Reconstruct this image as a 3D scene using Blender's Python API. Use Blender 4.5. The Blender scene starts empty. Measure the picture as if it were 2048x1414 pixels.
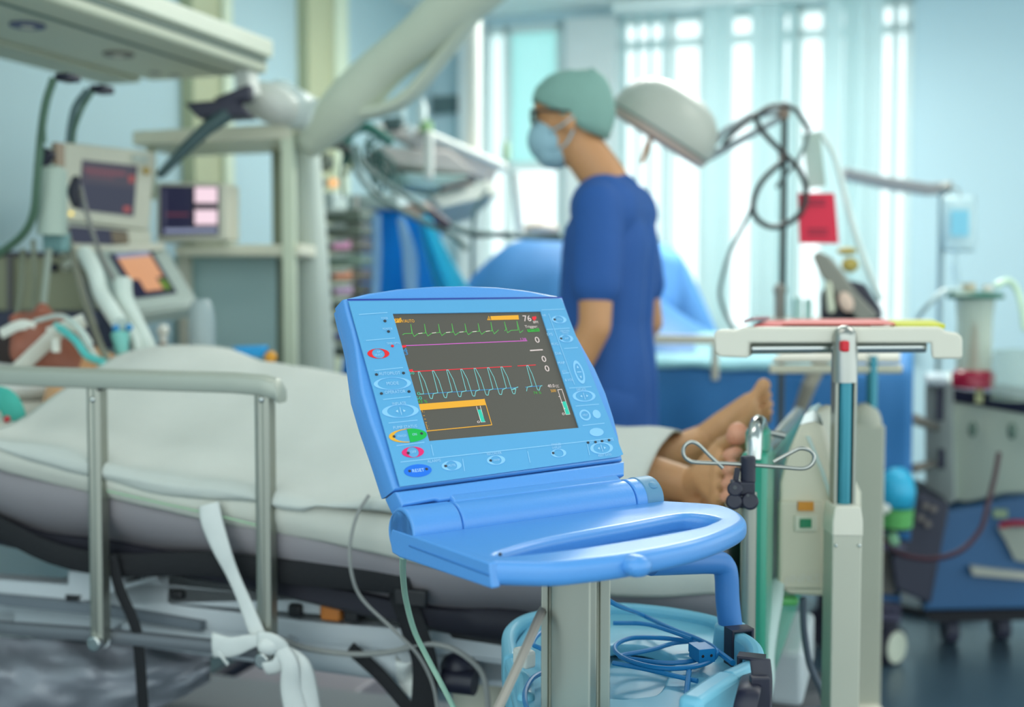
import bpy, bmesh, math, random
from mathutils import Vector, Matrix, Euler, noise as mnoise
random.seed(7)
V = Vector
scn = bpy.context.scene
col = scn.collection
PI = math.pi

# ---------------------------------------------------------------- camera model
F, CX, CY, CAMH = 2350.0, 1024.0, 707.0, 1.2
PITCH = math.atan2(CY - 575.0, F)
cR = V((1, 0, 0)); cU = V((0, math.sin(PITCH), math.cos(PITCH))); cD = V((0, math.cos(PITCH), -math.sin(PITCH)))
CAM = V((0, 0, CAMH))
def ray(x, y): return cR*((x-CX)/F) + cU*((CY-y)/F) + cD
def P(x, y, Y):
    r = ray(x, y); return CAM + r*(Y/r.y)
def onplane(x, y, o, n):
    r = ray(x, y); return CAM + r*((o-CAM).dot(n)/r.dot(n))
def PZ(x, y, z): return onplane(x, y, V((0, 0, z)), V((0, 0, 1)))
# the ward's own axes: hv runs along the bed to its head, wv runs away from the viewer along the head wall
TH = math.radians(18.5)
hv = V((-math.cos(TH), math.sin(TH), 0)); wv = V((math.sin(TH), math.cos(TH), 0)); CF = V((.415, 2.29, 0))
UP = V((0, 0, 1))
def B(s, w, z): return CF + hv*s + wv*w + UP*z
def PW(x, y, w): return onplane(x, y, CF + wv*w, wv)
def PS(x, y, s): return onplane(x, y, CF + hv*s, hv)
def sw(p): d = p - CF; return d.dot(hv), d.dot(wv), p.z

# ---------------------------------------------------------------- materials
def lin(c):
    c = c/255.0
    return c/12.92 if c <= .04045 else ((c+.055)/1.055)**2.4
MATS = {}
def mat(name, rgb, rough=.5, metal=0.0, var=.06, scale=6.0, bump=0.0, trans=0.0, alpha=1.0, emis=None, estr=1.0, spec=.5, sub=0.0, coat=0.0):
    if name in MATS: return MATS[name]
    m = bpy.data.materials.new(name); m.use_nodes = True
    nt = m.node_tree; b = nt.nodes['Principled BSDF']
    c = [lin(v) for v in rgb]
    b.inputs['Roughness'].default_value = rough; b.inputs['Metallic'].default_value = metal
    b.inputs['Specular IOR Level'].default_value = spec
    if trans: b.inputs['Transmission Weight'].default_value = trans; b.inputs['IOR'].default_value = 1.25
    if alpha < 1: b.inputs['Alpha'].default_value = alpha
    if sub: b.inputs['Subsurface Weight'].default_value = sub; b.inputs['Subsurface Radius'].default_value = (.02, .008, .004)
    if coat: b.inputs['Coat Weight'].default_value = coat; b.inputs['Coat Roughness'].default_value = .22
    tc = nt.nodes.new('ShaderNodeTexCoord'); nz = nt.nodes.new('ShaderNodeTexNoise')
    nz.inputs['Scale'].default_value = scale; nz.inputs['Detail'].default_value = 3
    nt.links.new(tc.outputs['Object'], nz.inputs['Vector'])
    if var and emis is None:
        mx = nt.nodes.new('ShaderNodeMix'); mx.data_type = 'RGBA'
        mx.inputs[6].default_value = [v*(1-var) for v in c]+[1]; mx.inputs[7].default_value = [min(1, v*(1+var)) for v in c]+[1]
        nt.links.new(nz.outputs['Fac'], mx.inputs[0]); nt.links.new(mx.outputs[2], b.inputs['Base Color'])
    else: b.inputs['Base Color'].default_value = c+[1]
    if bump:
        bp = nt.nodes.new('ShaderNodeBump'); bp.inputs['Strength'].default_value = bump; bp.inputs['Distance'].default_value = .01
        nt.links.new(nz.outputs['Fac'], bp.inputs['Height']); nt.links.new(bp.outputs['Normal'], b.inputs['Normal'])
    if emis is not None:
        b.inputs['Emission Color'].default_value = [lin(v) for v in emis]+[1]; b.inputs['Emission Strength'].default_value = estr
    MATS[name] = m; return m

# ---------------------------------------------------------------- mesh builder
def frame(axis, hint=None):
    z = axis.normalized(); h = hint or (UP if abs(z.z) < .95 else V((1, 0, 0)))
    x = h.cross(z).normalized(); y = z.cross(x); return x, y, z
def crom(pts, n):
    if n <= 1 or len(pts) < 3: return list(pts)
    out = []; Q = [pts[0]*2-pts[1]] + list(pts) + [pts[-1]*2-pts[-2]]
    for i in range(1, len(Q)-2):
        a, b, c, d = Q[i-1:i+3]
        for k in range(n):
            t = k/n
            out.append(.5*((2*b)+(c-a)*t+(2*a-5*b+4*c-d)*t*t+(3*b-a-3*c+d)*t**3))
    out.append(pts[-1]); return out
ORG = {}
class MB:
    def __init__(s, m): s.bm = bmesh.new(); s.mats = [m]; s.mi = 0
    def use(s, m):
        if m not in s.mats: s.mats.append(m)
        s.mi = s.mats.index(m); return s
    def face(s, vs):
        try:
            f = s.bm.faces.new(vs); f.material_index = s.mi; return f
        except ValueError: return None
    def poly(s, pts): return s.face([s.bm.verts.new(p) for p in pts])
    def hexa(s, q):          # 8 corners: bottom ring of 4, top ring of 4
        v = [s.bm.verts.new(p) for p in q]
        for f in ((3, 2, 1, 0), (4, 5, 6, 7), (0, 1, 5, 4), (1, 2, 6, 5), (2, 3, 7, 6), (3, 0, 4, 7)): s.face([v[i] for i in f])
        return s
    def box(s, c, size, ax=None):
        X, Y, Z = ax or (V((1, 0, 0)), V((0, 1, 0)), UP); a, b, d = size[0]/2, size[1]/2, size[2]/2
        return s.hexa([c+X*i*a+Y*j*b+Z*k*d for k in (-1, 1) for i, j in ((-1, -1), (1, -1), (1, 1), (-1, 1))])
    def wbox(s, a, b, w0, w1):   # box between two ward points (s, z) pairs: a=(s0,z0) b=(s1,z1)
        return s.hexa([B(ss, w, z) for z in (a[1], b[1]) for ss, w in ((a[0], w0), (b[0], w0), (b[0], w1), (a[0], w1))])
    def prism(s, pts, off):
        n = len(pts); a = [s.bm.verts.new(p) for p in pts]; b = [s.bm.verts.new(p+off) for p in pts]
        s.face(a[::-1]); s.face(b)
        for i in range(n): s.face([a[i], a[(i+1) % n], b[(i+1) % n], b[i]])
        return s
    def loft(s, rings, cap=True, close=True):
        R = [[s.bm.verts.new(p) for p in r] for r in rings]; n = len(R[0])
        for a, b in zip(R, R[1:]):
            for i in range(n if close else n-1): s.face([a[i], a[(i+1) % n], b[(i+1) % n], b[i]])
        if cap: s.face(R[0][::-1]); s.face(R[-1])
        return s
    def cyl(s, p0, p1, r0, r1=None, seg=20, cap=True):
        r1 = r0 if r1 is None else r1; x, y, z = frame(p1-p0)
        rg = lambda p, r: [p+x*r*math.cos(2*PI*i/seg)+y*r*math.sin(2*PI*i/seg) for i in range(seg)]
        return s.loft([rg(p0, r0), rg(p1, r1)], cap)
    def lathe(s, o, axis, prof, seg=28, sx=1.0, sy=1.0, hint=None):
        x, y, z = frame(axis, hint)
        return s.loft([[o+z*h+x*r*sx*math.cos(2*PI*i/seg)+y*r*sy*math.sin(2*PI*i/seg) for i in range(seg)] for r, h in prof])
    def tube(s, pts, r, seg=8, sm=5, flat=1.0, hint=None):
        pts = crom(pts, sm); rings = []; N = len(pts); x = None
        for i, p in enumerate(pts):
            t = (pts[min(i+1, N-1)]-pts[max(i-1, 0)])
            if t.length < 1e-7: t = V((0, 0, 1))
            t.normalize()
            if x is None:
                if hint is None: x, y, _ = frame(t)
                else:
                    x = hint - t*hint.dot(t); x = frame(t)[0] if x.length < .05 else x.normalized()
                    y = t.cross(x)
            else:
                x = x - t*x.dot(t)
                x = frame(t)[0] if x.length < 1e-5 else x.normalized()
                y = t.cross(x)
            rr = r(i/(N-1)) if callable(r) else r
            rings.append([p+x*rr*math.cos(2*PI*k/seg)+y*rr*flat*math.sin(2*PI*k/seg) for k in range(seg)])
        return s.loft(rings)
    def ell(s, c, r, ax=None, nu=18, nv=12):
        X, Y, Z = ax or (V((1, 0, 0)), V((0, 1, 0)), UP)
        if not hasattr(r, '__len__'): r = (r, r, r)
        rg = []
        for j in range(nv+1):
            ph = -PI/2+PI*j/nv; cr = max(math.cos(ph), .004)
            rg.append([c+X*r[0]*cr*math.cos(2*PI*i/nu)+Y*r[1]*cr*math.sin(2*PI*i/nu)+Z*r[2]*math.sin(ph) for i in range(nu)])
        return s.loft(rg)
    def limb(s, pr, nu=16):      # tapered capsule chain
        for (p, r), (q, t) in zip(pr, pr[1:]):
            if (q-p).length > 1e-4: s.cyl(p, q, r, t, nu)
        for p, r in pr: s.ell(p, r, nu=nu, nv=10)
        return s
    def grid(s, fn, nu, nv, closed=False):
        G = [[s.bm.verts.new(fn(i/nu, j/nv)) for j in range(nv+1)] for i in range(nu+1)]
        for i in range(nu):
            for j in range(nv): s.face([G[i][j], G[i+1][j], G[i+1][j+1], G[i][j+1]])
        return s
    def mesh(s, me, M):
        vs = [s.bm.verts.new(M @ v.co) for v in me.vertices]
        for p in me.polygons: s.face([vs[i] for i in p.vertices])
        return s
    def build(s, name, parent=None, bev=0.0, sub=0, smooth=40, solid=0.0, remesh=0.0, flipfix=True):
        bmesh.ops.remove_doubles(s.bm, verts=s.bm.verts, dist=1e-6)
        if flipfix: bmesh.ops.recalc_face_normals(s.bm, faces=s.bm.faces)
        if parent is not None: o = ORG[parent.name]
        else:
            xs = [v.co for v in s.bm.verts]
            lo = [min(p[i] for p in xs) for i in range(3)]; hi = [max(p[i] for p in xs) for i in range(3)]
            o = V(((lo[0]+hi[0])/2, (lo[1]+hi[1])/2, lo[2]))
        for v in s.bm.verts: v.co -= o
        me = bpy.data.meshes.new(name); s.bm.to_mesh(me); s.bm.free()
        for m in s.mats: me.materials.append(m)
        ob = bpy.data.objects.new(name, me); col.objects.link(ob)
        if parent is not None: ob.parent = parent
        else: ob.location = o
        ORG[ob.name] = o
        if remesh:
            md = ob.modifiers.new('r', 'REMESH'); md.mode = 'VOXEL'; md.voxel_size = remesh
            ms = ob.modifiers.new('s', 'SMOOTH'); ms.factor = .5; ms.iterations = 2 if remesh < .005 else 4
            me2 = bpy.data.meshes.new_from_object(ob.evaluated_get(bpy.context.evaluated_depsgraph_get()))
            ob.modifiers.clear(); ob.data = me2; me = me2
        if smooth:
            me.polygons.foreach_set('use_smooth', [True]*len(me.polygons))
            if smooth < 180: me.set_sharp_from_angle(angle=math.radians(smooth))
        if solid:
            md = ob.modifiers.new('t', 'SOLIDIFY'); md.thickness = solid; md.offset = 0
        if bev:
            md = ob.modifiers.new('b', 'BEVEL'); md.width = bev; md.segments = 3; md.limit_method = 'ANGLE'; md.angle_limit = math.radians(35); md.harden_normals = False
        if sub:
            md = ob.modifiers.new('u', 'SUBSURF'); md.levels = sub; md.render_levels = sub
        return ob
def tag(o, label, cat, group=None, kind=None):
    o['label'] = label; o['category'] = cat
    if group: o['group'] = group
    if kind: o['kind'] = kind
    return o
def thing(name, loc, label, cat, group=None):
    o = bpy.data.objects.new(name, None); o.location = loc; o.empty_display_size = .05; col.objects.link(o)
    ORG[o.name] = V(loc); return tag(o, label, cat, group)
def struct(mb, name, label=None, **k):
    o = mb.build(name, **k); o['kind'] = 'structure'
    if label: o['label'] = label; o['category'] = name.split('_')[0]
    return o
def curve_mesh(setup, kind='CURVE'):
    cu = bpy.data.curves.new('tmp', kind); setup(cu)
    ob = bpy.data.objects.new('tmp', cu); col.objects.link(ob)
    me = bpy.data.meshes.new_from_object(ob.evaluated_get(bpy.context.evaluated_depsgraph_get()))
    bpy.data.objects.remove(ob); bpy.data.curves.remove(cu); return me
def plate_mesh(outer, holes, half, bevel, res=3):
    def st(cu):
        cu.dimensions = '2D'; cu.fill_mode = 'BOTH'; cu.extrude = max(half-bevel, 0); cu.bevel_depth = bevel; cu.bevel_resolution = res; cu.offset = -bevel
        for k, lp in enumerate([outer]+list(holes)):
            ar = sum(a[0]*b[1]-b[0]*a[1] for a, b in zip(lp, lp[1:]+lp[:1]))
            if (ar < 0) != (k > 0): lp = lp[::-1]
            sp = cu.splines.new('POLY'); sp.points.add(len(lp)-1); sp.use_cyclic_u = True
            for p, q in zip(sp.points, lp): p.co = (q[0], q[1], 0, 1)
    return curve_mesh(st)
def text_mesh(t, size):
    def st(cu):
        cu.body = t; cu.size = size; cu.align_x = 'CENTER'; cu.align_y = 'CENTER'; cu.resolution_u = 2
    return curve_mesh(st, 'FONT')
def basis(o, x, y, z): 
    return Matrix(((x.x, y.x, z.x, o.x), (x.y, y.y, z.y, o.y), (x.z, y.z, z.z, o.z), (0, 0, 0, 1)))
def crom2(pts, n, closed=True):
    if closed:
        L = len(pts); out = []
        for i in range(L):
            a, b, c, d = [V((*pts[(i+k-1) % L], 0)) for k in range(4)]
            for k in range(n):
                t = k/n; q = .5*((2*b)+(c-a)*t+(2*a-5*b+4*c-d)*t*t+(3*b-a-3*c+d)*t**3); out.append((q.x, q.y))
        return out
    return [(q.x, q.y) for q in crom([V((*p, 0)) for p in pts], n)]
def fbox(mb, x0, y0, x1, y1, Y, depth, yaw=None, taper=0.0):
    """box whose front face covers a photo rectangle at distance Y, turned with the ward unless yaw is given"""
    yv = -TH if yaw is None else yaw
    c = P((x0+x1)/2, (y0+y1)/2, Y); ax = V((math.cos(yv), math.sin(yv), 0)); ay = V((-math.sin(yv), math.cos(yv), 0))
    w = (x1-x0)*Y/F/math.cos(yv)*.97; h = (y1-y0)*Y/F
    mb.box(c+ay*(depth/2), (w, depth, h), (ax, ay, UP)); return c, ax, ay, w, h

# shared materials
M_white = mat('white_paint', (214, 216, 208), .45)
M_cream = mat('cream_plastic', (214, 212, 194), .5)
M_beige = mat('beige_plastic', (214, 210, 190), .45)
M_grey = mat('grey_plastic', (150, 152, 146), .5)
M_dgrey = mat('dark_grey_plastic', (70, 72, 76), .5)
M_black = mat('black_plastic', (26, 26, 30), .5)
M_navyblk = mat('navy_black_plastic', (30, 30, 48), .42)
M_chrome = mat('chrome', (205, 208, 205), .18, 1.0, var=.02)
M_steel = mat('brushed_steel', (176, 176, 170), .32, 1.0, var=.05)
M_alu = mat('matt_aluminium', (158, 160, 150), .38, .85, var=.04)
M_blackweb = mat('black_webbing', (24, 24, 28), .8, bump=.3, scale=200)
M_skin = mat('skin_tan', (196, 142, 98), .5, sub=.12, scale=12, var=.1)
M_skinp = mat('skin_patient', (214, 160, 114), .5, sub=.12, scale=14, var=.12)
M_sheet = mat('white_sheet', (202, 205, 198), .85, var=.025, bump=.12, scale=26)
M_sheet2 = mat('white_undersheet', (208, 207, 196), .85, var=.025, bump=.15, scale=18)
M_tape = mat('white_tape', (225, 226, 216), .7)
M_clear = mat('clear_tubing', (210, 226, 220), .15, var=.02, alpha=.55)
M_dtube = mat('dark_cable', (34, 38, 42), .5)
M_tealcab = mat('teal_cable', (70, 110, 106), .5)
# ================================================================ pump console (in focus)
LT = V((-.15103, 1.48549, 1.16656)); L1 = V((.814364, .580355, 0)); L2 = V((-.272341, .382153, .883057)); LN = V((.512486, -.719130, .469266))
FR = V((L1.y, -L1.x, 0))                       # towards the operator
HO = LT + L2*(-.26)                            # hinge axis origin
def L(u, t, h=0): return LT + L1*u + L2*t + LN*h
def lid(x, y, h=0):
    q = onplane(x, y, LT+LN*h, LN) - LT; return q.dot(L1), q.dot(L2)
def K(u, f, z): return V((HO.x, HO.y, 0)) + L1*u + FR*f + UP*z
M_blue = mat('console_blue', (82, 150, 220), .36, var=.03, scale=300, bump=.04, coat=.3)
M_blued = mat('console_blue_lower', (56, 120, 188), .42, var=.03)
M_panel = mat('panel_film', (90, 164, 210), .35, var=.02)
M_print = mat('panel_print', (140, 198, 234), .4, var=0)
M_letter = mat('panel_lettering', (168, 212, 240), .4, var=0)
M_keyring = mat('key_ring_pale', (138, 196, 236), .4, var=0)
M_red = mat('key_red', (235, 30, 40), .4, var=0); M_mag = mat('key_magenta', (235, 28, 110), .4, var=0)
M_green = mat('key_green', (0, 176, 70), .4, var=0); M_oran = mat('key_orange', (238, 172, 40), .4, var=0)
M_resetb = mat('key_blue', (14, 112, 222), .4, var=0); M_led = mat('led_dark', (52, 56, 64), .3, var=0)
M_deck = mat('pump_housing_pale_blue', (116, 186, 210), .38, var=.03)
M_deckd = mat('pump_recess_blue', (30, 140, 190), .38, var=.03)
M_cable = mat('blue_cable', (22, 122, 182), .4, var=.05)
def em(name, c, s): return mat(name, (8, 8, 8), .3, emis=c, estr=s, var=0)
S_base = mat('lcd_base', (40, 40, 38), .35, emis=(96, 94, 84), estr=.62, var=0)  # grey glow: the washed-out reflection is painted in with the screen's own light
S_g = em('lcd_green', (96, 200, 96), .8); S_m = em('lcd_magenta', (226, 110, 220), .85); S_r = em('lcd_red', (250, 40, 60), .9)
S_c = em('lcd_cyan', (130, 225, 225), .85); S_b = em('lcd_blue', (60, 150, 215), .85); S_y = em('lcd_yellow', (250, 186, 50), .9)
S_w = em('lcd_white', (240, 228, 224), .9); S_t = em('lcd_teal', (50, 220, 190), .85); S_d = em('lcd_dark', (66, 66, 58), .5)
S_g2 = em('lcd_bright_green', (60, 200, 70), .8)

con = thing('pump_console', K(.12, .10, 0), 'bright blue pump console with tilted flip-up monitor on a steel column in front', 'medical console')

# --- lid shell
lf = [(690, 594), (697, 625), (706, 655), (714, 690), (719, 730), (726, 780), (744, 840), (766, 902), (791, 978)]
rt = [(1250, 918), (1242, 870), (1233, 834), (1217, 784), (1195, 734), (1174, 697), (1158, 668), (1147, 640), (1136, 610), (1129, 590)]
tp = [(1060, 577), (1000, 570), (930, 567), (870, 568), (800, 573), (740, 582)]
outl = [lid(*p) for p in lf + rt + tp]
ML = basis(LT, L1, L2, LN)
body = MB(M_blue); body.mesh(plate_mesh(outl, [], .0155, .005), ML @ Matrix.Translation((0, 0, -.0195)))
lidp = body.build('display_lid', con, smooth=35)
# back half of the lid, slightly smaller, gives the parting line on its edge
cu_, ct_ = .118, -.10
back = MB(M_blue); back.mesh(plate_mesh([(cu_+(u-cu_)*.985, ct_+(t-ct_)*.985) for u, t in outl], [], .008, .005), ML @ Matrix.Translation((0, 0, -.0375)))
back.build('back_shell', lidp, smooth=35)
inl = [lid(*p) for p in [(697, 603), (1122, 598), (1246, 909), (1236, 914), (800, 974)]]
scr = [(0, 0), (.2335, 0), (.2365, -.1735), (.0035, -.1735)]
inlay = MB(M_panel); inlay.mesh(plate_mesh(inl, [scr], .0012, .0005, 1), ML @ Matrix.Translation((0, 0, -.0002)))
# dark groove along the top of the film
inlay.use(mat('groove', (24, 60, 150), .5)); a, b = lid(694, 602), lid(1124, 597)
inlay.poly([L(a[0], a[1], .0012), L(b[0], b[1], .0012), L(b[0], b[1]+.0022, .0012), L(a[0], a[1]+.0022, .0012)])
def strip(mb, p, q, w, fn, h):
    a, b = V((*fn(*p), 0)), V((*fn(*q), 0)); d = (b-a).normalized(); n = V((-d.y, d.x, 0))*w/2
    mb.poly([L(c.x, c.y, h) for c in (a-n, b-n, b+n, a+n)])
inlay.use(M_print); HP = .0014
for p, q in [((717, 630), (774, 626)), ((731, 682), (789, 677)), ((748, 742), (805, 736)), ((765, 800), (820, 794)), ((776, 847), (834, 841)), ((792, 892), (848, 885)),
             ((800, 925), (1225, 877)), ((861, 890), (866, 912)), ((924, 918), (928, 943)), ((1054, 903), (1059, 926)), ((1173, 888), (1178, 911)),
             ((1082, 621), (1128, 619)), ((1096, 628), (1148, 770)), ((1092, 660), (1106, 659)), ((1108, 659), (1138, 657)), ((1127, 698), (1155, 696)),
             ((1137, 777), (1182, 774)), ((1150, 813), (1197, 809)), ((1164, 852), (1208, 847)), ((1124, 748), (1138, 746))]:
    strip(inlay, p, q, .0011, lid, HP)
inlay.build('control_panel', lidp, smooth=0)
def wr(mb, t, x, y, size, h, fit=None):
    """lettering t centred on photo point x,y, written on the lid"""
    me = text_mesh(t, size); u, v = lid(x, y)
    xs = [w.co.x for w in me.vertices]; W_ = (max(xs)-min(xs)) or 1
    k = fit/W_ if fit else 1
    mb.mesh(me, basis(L(u, v, h), L1*k, L2, LN))
let = MB(M_letter)
for t, x, y, s_, f_ in [('POWER', 768, 638, .0042, .0095), ('MONITOR', 774, 659, .0042, .014), ('TIMER OPTN', 785, 688, .0042, .018), ('AUTOPILOT', 778, 748, .0058, .030), ('MODE', 784, 768, .006, .017),
        ('OPERATOR', 789, 785, .0058, .029), ('INFLATE', 797, 808, .005, .019), ('PUMP STATUS', 809, 855, .0052, .033), ('STANDBY', 803, 873, .004, .013), ('ON', 828, 870, .0045, .006),
        ('OFF', 825, 905, .0045, .008), ('ALARMS', 867, 923, .005, .019), ('MUTE', 902, 932, .0042, .011), ('RECORDER', 987, 908, .005, .022), ('ON/OFF', 992, 921, .0038, .010),
        ('FREEZE', 1111, 890, .0042, .015), ('DISPLAY', 1112, 896, .0042, .015), ('ASSIST RATIO', 1208, 911, .0048, .023), ('DEFLATE', 1161, 780, .0048, .016), ('HELP', 1169, 831, .0042, .009),
        ('AP', 756, 705, .0036, .005), ('SELECT', 756, 711, .0036, .011), ('HR', 1087, 632, .005, .006), ('SYS', 1098, 670, .0055, .010), ('AUG', 1108, 689, .0055, .012), ('DIA', 1115, 708, .0055, .010),
        ('MAP', 1121, 727, .0055, .012), ('ETC', 1128, 744, .0045, .008), ('B VOL', 1137, 761, .005, .014), ('ECG', 1118, 640, .0036, .008), ('AP', 1132, 678, .0036, .007), ('ARRHYTHMIA', 1128, 663, .0036, .017), ('TIMING', 1129, 667, .0036, .011), ('1:1', 1181, 886, .0035, .004), ('1:2', 1196, 884, .0035, .004), ('1:4', 1210, 883, .0035, .004), ('1:8', 1223, 881, .0035, .004)]:
    wr(let, t, x, y, s_, .0018, f_)
let.build('lettering', lidp, smooth=0)
def ell2(a, b, n=40, c0=0, c1=2*PI): return [(a*math.cos(c0+(c1-c0)*i/n), b*math.sin(c0+(c1-c0)*i/n)) for i in range(n)]
def key(x, y, a, b, m, inner=None, tilt=0.0, extra=None, solid=False):
    u, v = lid(x, y); M = basis(L(u, v, .00125), L1, L2, LN) @ Matrix.Rotation(tilt, 4, 'Z')
    k = MB(m)
    if solid: k.mesh(plate_mesh(ell2(a, b), [], .0004, .0002, 1), M)
    else: k.mesh(plate_mesh(ell2(a, b), [ell2(*inner)], .0004, .0001, 1), M)
    if extra: extra(k, M)
    return k.build('key', lidp, smooth=0)
def arrows(k, M):
    k.use(M_letter)
    for sg in (-1, 1): k.poly([M @ V(p) for p in ((sg*.0072, 0, .0006), (sg*.0036, .0018, .0006), (sg*.0036, -.0018, .0006))])
    k.poly([M @ V(p) for p in ((-.0004, -.005, .0006), (.0004, -.005, .0006), (.0004, .005, .0006), (-.0004, .005, .0006))])
def varrows(k, M):
    k.use(M_letter)
    for sg in (-1, 1): k.poly([M @ V(p) for p in ((0, sg*.010, .0006), (.0018, sg*.006, .0006), (-.0018, sg*.006, .0006))])
    k.poly([M @ V(p) for p in ((-.004, -.0005, .0006), (.004, -.0005, .0006), (.004, .0005, .0006), (-.004, .0005, .0006))])
key(756, 708, .0152, .0066, M_red, (.0088, .0064))
key(784, 768, .026, .0082, M_keyring, (.0205, .0078)); key(800, 823, .0255, .0086, M_keyring, (.0185, .0080), extra=arrows)
u, v = lid(815, 872); k = MB(M_oran); MM = basis(L(u, v, .00125), L1, L2, LN)
k.mesh(plate_mesh([(-.0005, .0088)] + ell2(.0262, .0088, 24, PI/2, 1.5*PI) + [(-.0005, -.0088), (-.0005, -.008)] + [(.0195*c/.0195, s_) for c, s_ in ell2(.0195, .0078, 24, 1.5*PI, PI/2)] + [(-.0005, .008)], [], .0004, .0001, 1), MM); k.build('key', lidp, smooth=0)
k = MB(M_green); k.mesh(plate_mesh([(.001, -.0088)] + ell2(.0262, .0088, 24, -PI/2, PI/2) + [(.001, .0088)], [], .0004, .0001, 1), MM); k.build('key', lidp, smooth=0)
key(825, 905, .0152, .0068, M_mag, (.0080, .0066)); k = key(835, 942, .0190, .0080, M_resetb, solid=True)
k2 = MB(mat('reset_lettering', (190, 225, 245), .4)); wr(k2, 'RESET', 835, 942, .0058, .0019, .0165); k2.build('lettering', lidp, smooth=0)
key(902, 932, .0142, .0062, M_keyring, (.0078, .0058)); key(991, 921, .0138, .0062, M_keyring, (.0080, .0054)); key(1116, 907, .0124, .0058, M_keyring, (.0076, .0052))
key(1202, 897, .0196, .0082, M_keyring, (.0142, .0070), extra=arrows); key(1117, 640, .0128, .0058, M_keyring, (.0074, .0052)); key(1131, 678, .0124, .0058, M_keyring, (.0074, .0052))
key(1157, 745, .0080, .0176, M_keyring, (.0056, .0128), extra=varrows); key(1167, 793, .0196, .0082, M_keyring, (.0145, .0070), extra=arrows)
key(1169, 831, .0094, .0080, M_keyring, (.0066, .0056)); key(1192, 829, .0068, .0062, M_keyring, solid=True); key(1192, 865, .0120, .0060, M_keyring, solid=True)
LEDS = [(769, 643), (776, 664), (752, 750), (806, 747), (762, 788), (817, 784), (787, 874), (842, 868), (815, 907), (818, 943), (852, 939), (890, 933), (980, 922), (1105, 907), (1175, 886), (1190, 885), (1203, 883), (1217, 881), (1108, 640), (1121, 678)]
led0 = None
for x, y in LEDS + [(784, 693)]:
    u, v = lid(x, y); k = MB(M_red if x == 784 else M_led); k.mesh(plate_mesh(ell2(.0021, .0017, 14), [], .0006, .0003, 1), basis(L(u, v, .0014), L1, L2, LN)); k.build('indicator_light', lidp, smooth=0)

# --- screen, drawn in lid space
HS = -.0022
def SZ(x, y): return lid(660+x/3.2133, 560+y/3.2133, HS)     # coordinates read from a 3.21x enlargement
sc = MB(S_base); sc.poly([L(u, v, HS) for u, v in ((-.004, .004), (.24, .004), (.242, -.178), (-.002, -.178))])
lay = [.0003]
def sline(pts, w, m, fn=SZ):
    sc.use(m); lay[0] += .00002
    q = [V((*fn(*p), 0)) for p in pts]
    for a, b in zip(q, q[1:]):
        d = (b-a)
        if d.length < 1e-6: continue
        d.normalize(); n = V((-d.y, d.x, 0))*w/2; a2, b2 = a-d*w*.3, b+d*w*.3
        sc.poly([L(c.x, c.y, HS+lay[0]) for c in (a2-n, b2-n, b2+n, a2+n)])
def sfill(pts, m):
    sc.use(m); lay[0] += .00002; sc.poly([L(*SZ(*p), HS+lay[0]) for p in pts])
def stext(t, x, y, size, m, fit):
    sc.use(m); lay[0] += .00002; me = text_mesh(t, size); xs = [w.co.x for w in me.vertices]; W_ = max(xs)-min(xs); u, v = SZ(x, y)
    sc.mesh(me, basis(L(u, v, HS+lay[0]), L1*(fit/W_), L2, LN))
WL = .0009
pk = [(520, 285), (608, 284), (698, 284), (784, 282), (868, 282), (953, 280), (1035, 272)]
pts = [(466, 353), (478, 345)]; base_y = lambda x: 345-(x-478)*.032
for i, (x, y) in enumerate(pk):
    pts += [(x+6, base_y(x)), (x-2, y), (x+8, base_y(x)-4), (x+20, base_y(x)+20), (x+45, base_y(x)+2)]
pts[-1] = (1082, 322); sline(pts, WL, S_g)
sline([(1122, 328), (1130, 318), (1120, 270), (1140, 340), (1162, 325), (1208, 322), (1200, 265), (1220, 340), (1240, 325)], WL, S_g)
for x, y in pk[:-1]: sline([(x+48, base_y(x)+1), (x+72, base_y(x)-2)], WL*.9, S_w)
sline([(485, 423), (1265, 391)], WL*1.2, S_m); sline([(520, 590), (1165, 556)], WL*1.2, S_r); sline([(1205, 553), (1320, 547)], WL*1.2, S_r)
sline([(580, 735), (1205, 692)], WL, S_b); sline([(1255, 690), (1362, 680)], WL, S_b)
tops = [(565, 592), (656, 586), (748, 580), (838, 576), (924, 570), (1010, 566), (1096, 561)]
pts = [(575, 735)]
for i, (x, y) in enumerate(tops):
    bx, by = x+36, y+141-i*1.2
    pts += [(bx, by), (x, y), (x+10, y), (x+42, y+60), (x+76, y+165), (x+81, y+171), (x+91, y+171), (x+97, y+140)]
pts += [(1168, 705), (1207, 688)]; sline(pts, WL, S_c)
sline([(1262, 715), (1266, 690), (1297, 682), (1262, 552), (1272, 552), (1298, 606), (1332, 706), (1343, 710), (1350, 684), (1362, 679)], WL, S_c)
sfill([(404, 250), (455, 244), (461, 274), (412, 277)], S_y); stext('OPTL', 432, 261, .009, S_d, .0125); stext('V/AUTO', 500, 266, .0065, S_y, .019)
sfill([(1029, 234), (1209, 227), (1213, 255), (1035, 259)], S_y); sfill([(1008, 259), (1018, 232), (1033, 259)], S_y); stext('A', 1020, 249, .0055, S_d, .004)
stext('76', 1265, 250, .0128, S_w, .0130); stext('BPM', 1320, 273, .0055, S_w, .008); stext('Trigger:', 1292, 301, .0055, S_w, .0215)
sfill([(1264, 318), (1340, 312), (1346, 332), (1270, 336)], S_g2); stext('PATTERN', 1305, 324, .0052, S_d, .0175)
sfill([(1296, 243), (1302, 235), (1309, 239), (1316, 233), (1325, 239), (1323, 251), (1312, 263), (1300, 255)], S_r)
for x, y in ((1330, 388), (1373, 511), (1393, 572)): stext('0', x, y, .0130, S_w, .0074)
sline([(1285, 455), (1363, 450)], .0016, S_w)
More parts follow.
